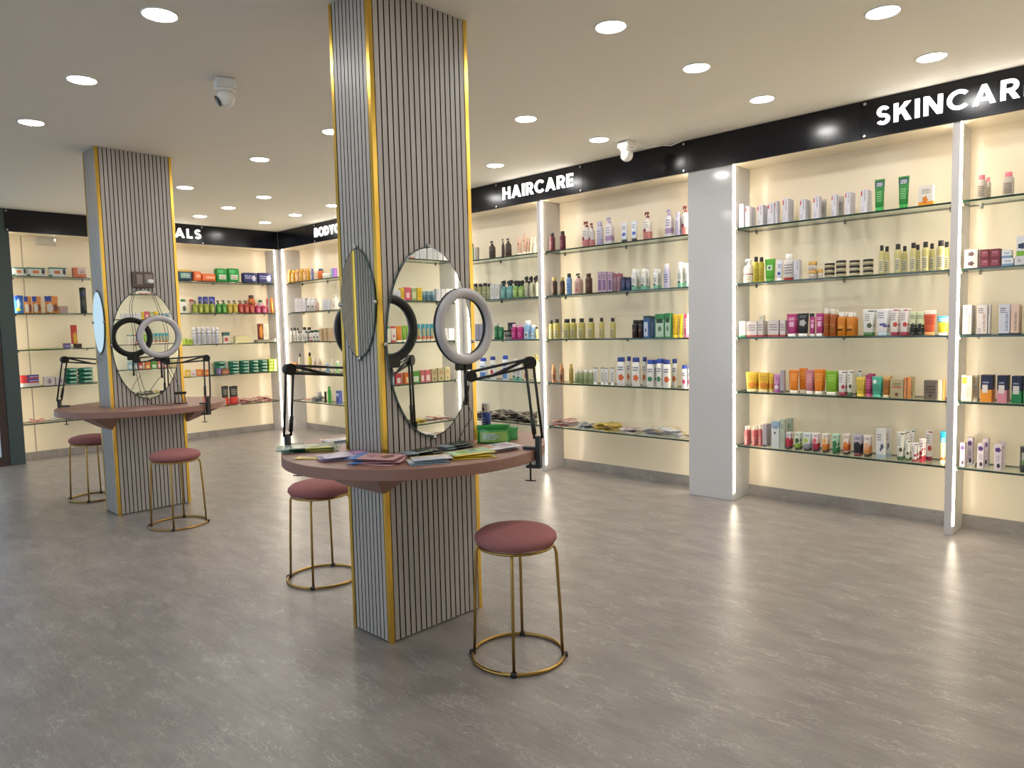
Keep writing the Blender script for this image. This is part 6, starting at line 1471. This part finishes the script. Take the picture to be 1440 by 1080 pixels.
SP = {
'grn': printed('sachet_green', '1E5A3C', R=[(0, .22, 0, 1, 'A9C0B4'), (.5, .95, .0, .25, 'C9C26A')], B=[(.62, .6, .12, .2, 'D8D67A'), (.35, .35, .1, .12, 'B8D0C0')], T=[(.3, .9, .3, .7, '7FA88C', 4)], vert='Y', rough=.3),
'pur': printed('sachet_lilac', 'CFC2D8', R=[(.62, 1, .2, 1, 'A87AB0')], B=[(.8, .55, .14, .25, 'D8A8CC')], T=[(.1, .55, .2, .8, 'A298B4', 6)], vert='Y', rough=.35),
'pnk': printed('sachet_pink', 'D2A4A8', R=[(0, .2, 0, 1, '5C8CC8')], B=[(.75, .5, .14, .3, '7A5A5C'), (.45, .35, .06, .1, '8C5A6A')], T=[(.3, .65, .4, .8, 'A87A80', 3)], vert='Y', rough=.35),
'wht': printed('sachet_white', 'D6D2D6', R=[(0, 1, .82, 1, 'E0C04A'), (0, 1, 0, .1, '8AA4B4')], T=[(.15, .85, .2, .7, 'A4A2AC', 5)], vert='Y', rough=.35),
'gye': printed('sachet_green_yellow', 'B6D2B0', R=[(0, 1, 0, .16, 'E0C02E')], B=[(.3, .55, .14, .25, 'A8C44A'), (.62, .7, .1, .12, '4A6A4A')], T=[(.45, .9, .3, .6, '6E8C6E', 4)], vert='Y', rough=.35),
'rsw': printed('sachet_rose_white', 'DCD4D6', R=[(0, .3, .3, 1, 'D8A48C')], B=[(.7, .5, .18, .3, 'C0A0B0'), (.45, .7, .08, .12, '6A5A6A')], T=[(.4, .95, .15, .5, '9C8C9C', 4)], vert='Y', rough=.35),
'blk': printed('sachet_black', '16201A', R=[(0, .3, 0, 1, '8C9CA0')], T=[(.4, .9, .2, .8, '4A6A54', 5)], vert='Y', rough=.25),
'yel': printed('sachet_yellow', 'D8B93A', B=[(.5, .5, .25, .25, 'E6D48A')], T=[(.2, .8, .2, .8, '8C7420', 5)], vert='Y', rough=.35),
'red': printed('sachet_red_white', 'DCD2CE', R=[(0, .45, 0, 1, 'B8504C')], T=[(.5, .95, .2, .8, 'A08C8C', 5)], vert='Y', rough=.35),
'gry': printed('sachet_grey', 'B8BABC', R=[(.55, 1, 0, 1, '6E7688')], T=[(.1, .5, .2, .8, '8C8C94', 5)], vert='Y', rough=.3),
'drk': printed('sachet_dark', '2E2A2C', B=[(.4, .6, .2, .25, '8C9A94'), (.75, .35, .12, .2, '8A3440')], T=[(.2, .8, .2, .8, '6A6468', 5)], vert='Y', rough=.25),
'pkr': printed('sachet_pink_red', 'C8586A', R=[(.3, .8, .2, .8, 'DCA4A8')], T=[(.35, .75, .3, .7, '8C2A3A', 4)], vert='Y', rough=.3),
'lim': printed('sachet_lime', 'B4C832', T=[(.2, .8, .2, .8, 'E0E49C', 4)], vert='Y', rough=.3),
}
SMESH = {}
def sachet(key, x, y, z, rz, L, W, label, group, curl=.006, seed=1):
    k = (key, round(L, 3), round(W, 3), seed % 4, curl)
    if k not in SMESH:
        SMESH[k] = sachet_mesh('sachet_%s_%d' % (key, len(SMESH)), L, W, SP[key], curl, seed % 4 + 3, .0022 if curl < .005 else .0035)
    return tag(link('sachet', SMESH[k], None, (x, y, z), rz), label, 'sachet', group)
# ---- flat sachet rows on the bottom shelves: (bay, colour, from, to, count, layers, words)
ROWS = [('hair2', 'red', 4.92, 5.16, 4, 3, 'red and white'), ('hair2', 'gry', 5.20, 5.36, 3, 2, 'grey'), ('hair2', 'yel', 5.40, 5.66, 4, 3, 'yellow'),
        ('hair2', 'rsw', 5.70, 5.84, 3, 2, 'rose white'), ('hair2', 'wht', 5.92, 6.28, 5, 3, 'white'),
        ('hair1', 'drk', 4.04, 4.66, 7, 4, 'dark foil'), ('hair1', 'drk', 3.80, 3.99, 3, 3, 'black foil'), ('hair1', 'pur', 3.55, 3.72, 2, 2, 'lilac'),
        ('ess2', 'pkr', -0.81, -0.14, 8, 3, 'pink and red'), ('ess1', 'pkr', -3.06, -2.92, 2, 2, 'pink and red'), ('ess1', 'wht', -2.86, -2.80, 1, 2, 'white'),
        ('ess1', 'drk', -2.72, -2.30, 5, 2, 'dark foil'), ('body', 'red', 0.30, 0.42, 2, 1, 'red and white'), ('body', 'gry', 0.52, 0.74, 3, 3, 'grey'),
        ('mir1', 'drk', -0.98, -0.62, 5, 2, 'dark foil'), ('mir1', 'yel', -0.60, -0.46, 2, 2, 'yellow'), ('mir1', 'red', -0.42, -0.16, 3, 2, 'red and white')]
rn = random.Random(5)
for bay, key, a, b, n, lay, words in ROWS:
    wall = BAYS[bay][0]
    for l in range(lay):
        for i in range(n):
            c = a + (b - a) * (i + .5) / n if n > 1 else (a + b) / 2
            step = (b - a) / n
            Lw = min(max(step * .94, .055), .10)
            crl = .020
            z = SHELF_Z[5] + .0008 + l * .026
            q = rn.uniform(-.12, .12)
            dpt = .13 + rn.uniform(-.02, .02)
            wd_, an_ = BAYWORD[bay]
            o_ = ORD[n - 1 - i] if bay in FROM_HIGH else ORD[i]
            lab = ('%s %s sachet, %s from %s, bottom %s shelf' % (TIERS[lay][l], words, o_, an_, wd_)).strip()
            grp = '%s sachets on the bottom shelf, %s' % (words, PLACE[bay])
            if wall == 'B':
                sachet(key, c, dpt, z, q, Lw, .13, lab, grp, crl, i + l)
            elif wall == 'C':
                sachet(key, XC + dpt, c, z, -math.pi / 2 + q, Lw, .13, lab, grp, crl, i + l)
            else:
                sachet(key, -dpt, c, z, math.pi / 2 + q, Lw, .13, lab, grp, crl, i + l)
# lime packs lying on the third essentials shelf
for i in range(4):
    for l in range(2):
        sachet('lim', -.14, -2.98 + i * .125, SHELF_Z[3] + .0008 + l * .0125, math.pi / 2, .115, .15,
               '%s lime green sachet, %s from green panel, third essentials shelf' % (('lower', 'upper')[l], ORD[i]), 'lime sachets on the third shelf', .006, i + l)
# stray packets on the table: (colour, x, y, layers, rot deg, long, wide, words)
TT = TZ + 0.0008
TAB = [('grn', 6.440, -3.395, 3, 58, .25, .16, 'dark green face mask sachet in the fanned pile beside the black lamp clamp'),
       ('yel', 6.640, -3.500, 1, 35, .12, .05, 'yellow sachet peeping out beside the dark green pile'),
       ('pur', 6.755, -3.420, 3, 60, .20, .12, 'lilac sheet mask sachet in the pile before the column corner'),
       ('pnk', 6.950, -3.385, 4, 38, .20, .13, 'pink and blue sheet mask sachet in the neat stack'),
       ('wht', 7.125, -3.250, 3, 70, .16, .11, 'white sachet with yellow edge fanned at the table rim'),
       ('blk', 6.960, -3.155, 3, 72, .16, .10, 'black foil sachet against the slatted column under the mirror'),
       ('blk', 6.950, -2.960, 3, 84, .16, .09, 'black foil sachet beside the green pouch'),
       ('gye', 7.165, -3.065, 3, 66, .19, .13, 'pale green sachet with yellow edge at the table rim'),
       ('rsw', 7.140, -2.880, 3, 86, .17, .13, 'rose and white sachet in the pile beside the ring light clamp'),
       ('wht', 6.345, -3.145, 2, 70, .17, .11, 'white sachet lying behind the column on the papers table')]
for key, x, y, lay, rot, L, W, words in TAB:
    for l in range(lay):
        q = math.radians(rot + rn.uniform(-12, 12))
        sachet(key, x + rn.uniform(-.014, .014), y + rn.uniform(-.014, .014), TT + l * .0072, q, L, W, (TIERS[lay][l] + ' ' + words).strip(), short(words, 4) + ' pile', .0035, l + 1)
# green zip pouch and blue bottle
t = thing('zip_pouch', 'glossy green zip pouch standing on the papers table behind black sachets', 'pouch', (6.990, -2.755, TT), math.radians(48))
K['zip'] = ('pouch', 'zip_pouch', '', .07, dict(c='2F9A44'))
pm = printed('print_zip', '2F9A44', R=[(.08, .9, .08, .62, 'A2C870'), (0, 1, .64, .7, '57C06A')], B=[(.4, .36, .26, .18, 'C6D8D0')], T=[(.25, .7, .15, .5, '7AA85A', 4)], rough=.15)
b = link('pouch_body', sh_pouch(.155, .05, .085, 3)[0][1].mesh('zip_body', pm), t)
link('zip_strip', MB().box(-.072, .072, -.0022, .0022, .078, .083).mesh('zip_strip', pbr('zip_green', '1E7A34', .3)), t, (0, -.010, -.010))
tag(link('plastic_bag', sh_pouch(.10, .07, .06, 8)[0][1].mesh('plastic_bag', printed('bag_green', '5CB870', rough=.1, x=.35)), None, (6.970, -2.640, TT), math.radians(48)), 'crumpled translucent green bag beside the green pouch', 'bag')
K['spray'] = ('can', 'spray_can', 'blue', .045, dict(c='2C4C9A', k='DAD8D4'))
t = thing('spray_can', 'blue can with white printed top standing behind the green pouch', 'can', (6.700, -2.520, TT), 0)
link('body', MB().lathe([(.021, 0), (.0235, .003), (.0235, .095), (.0215, .102)], 18).mesh('blue_can', printed('blue_can', '2F4F9C', R=[(0, 1, .35, .6, '25407F')], T=[(.2, .8, .4, .8, '8CA4D8', 3)], rough=.3)), t)
link('top', MB().lathe([(.021, .102), (.0225, .105), (.0225, .145), (.020, .15)], 18).mesh('blue_can_top', printed('blue_can_top', 'DAD8D2', B=[(.5, .35, .2, .25, '3A3A3E'), (.5, .72, .12, .12, '4A4A4E')], rough=.35)), t)
# odds and ends on the far table
t = thing('phone_stand', 'small black phone holder on the nearly bare table before the mirror', 'holder', (3.560, -2.830, TT), math.radians(70))
link('plate', MB().box(-.045, .045, -.004, .004, .075, .095, .003).mesh('stand_plate', M_BLACK), t)
for sx in (-1, 1):
    link('leg', MB().tube([(sx * .030, 0, .078), (sx * .034, .014, .040), (sx * .038, .02, .004)], .003, 6).mesh('stand_leg', M_BLACK), t)
link('foot', MB().box(-.05, .05, -.01, .035, 0, .006, .002).mesh('stand_foot', M_BLACK), t)
t = thing('table_card', 'tiny pink folded card standing on the nearly bare table', 'card', (3.60, -2.640, TT), math.radians(60))
link('front_leaf', MB().loft([[(-.025, -.018, 0), (.025, -.018, 0), (.025, -.0165, 0), (-.025, -.0165, 0)], [(-.025, -.001, .05), (.025, -.001, .05), (.025, 0, .05), (-.025, 0, .05)]], False).mesh('leaf_f', pbr('card_pink', 'C8706A', .6)), t)
link('back_leaf', MB().loft([[(-.025, .0165, 0), (.025, .0165, 0), (.025, .018, 0), (-.025, .018, 0)], [(-.025, 0.0005, .05), (.025, .0005, .05), (.025, .0015, .05), (-.025, .0015, .05)]], False).mesh('leaf_b', pbr('card_cream', 'D8CDBE', .6)), t)
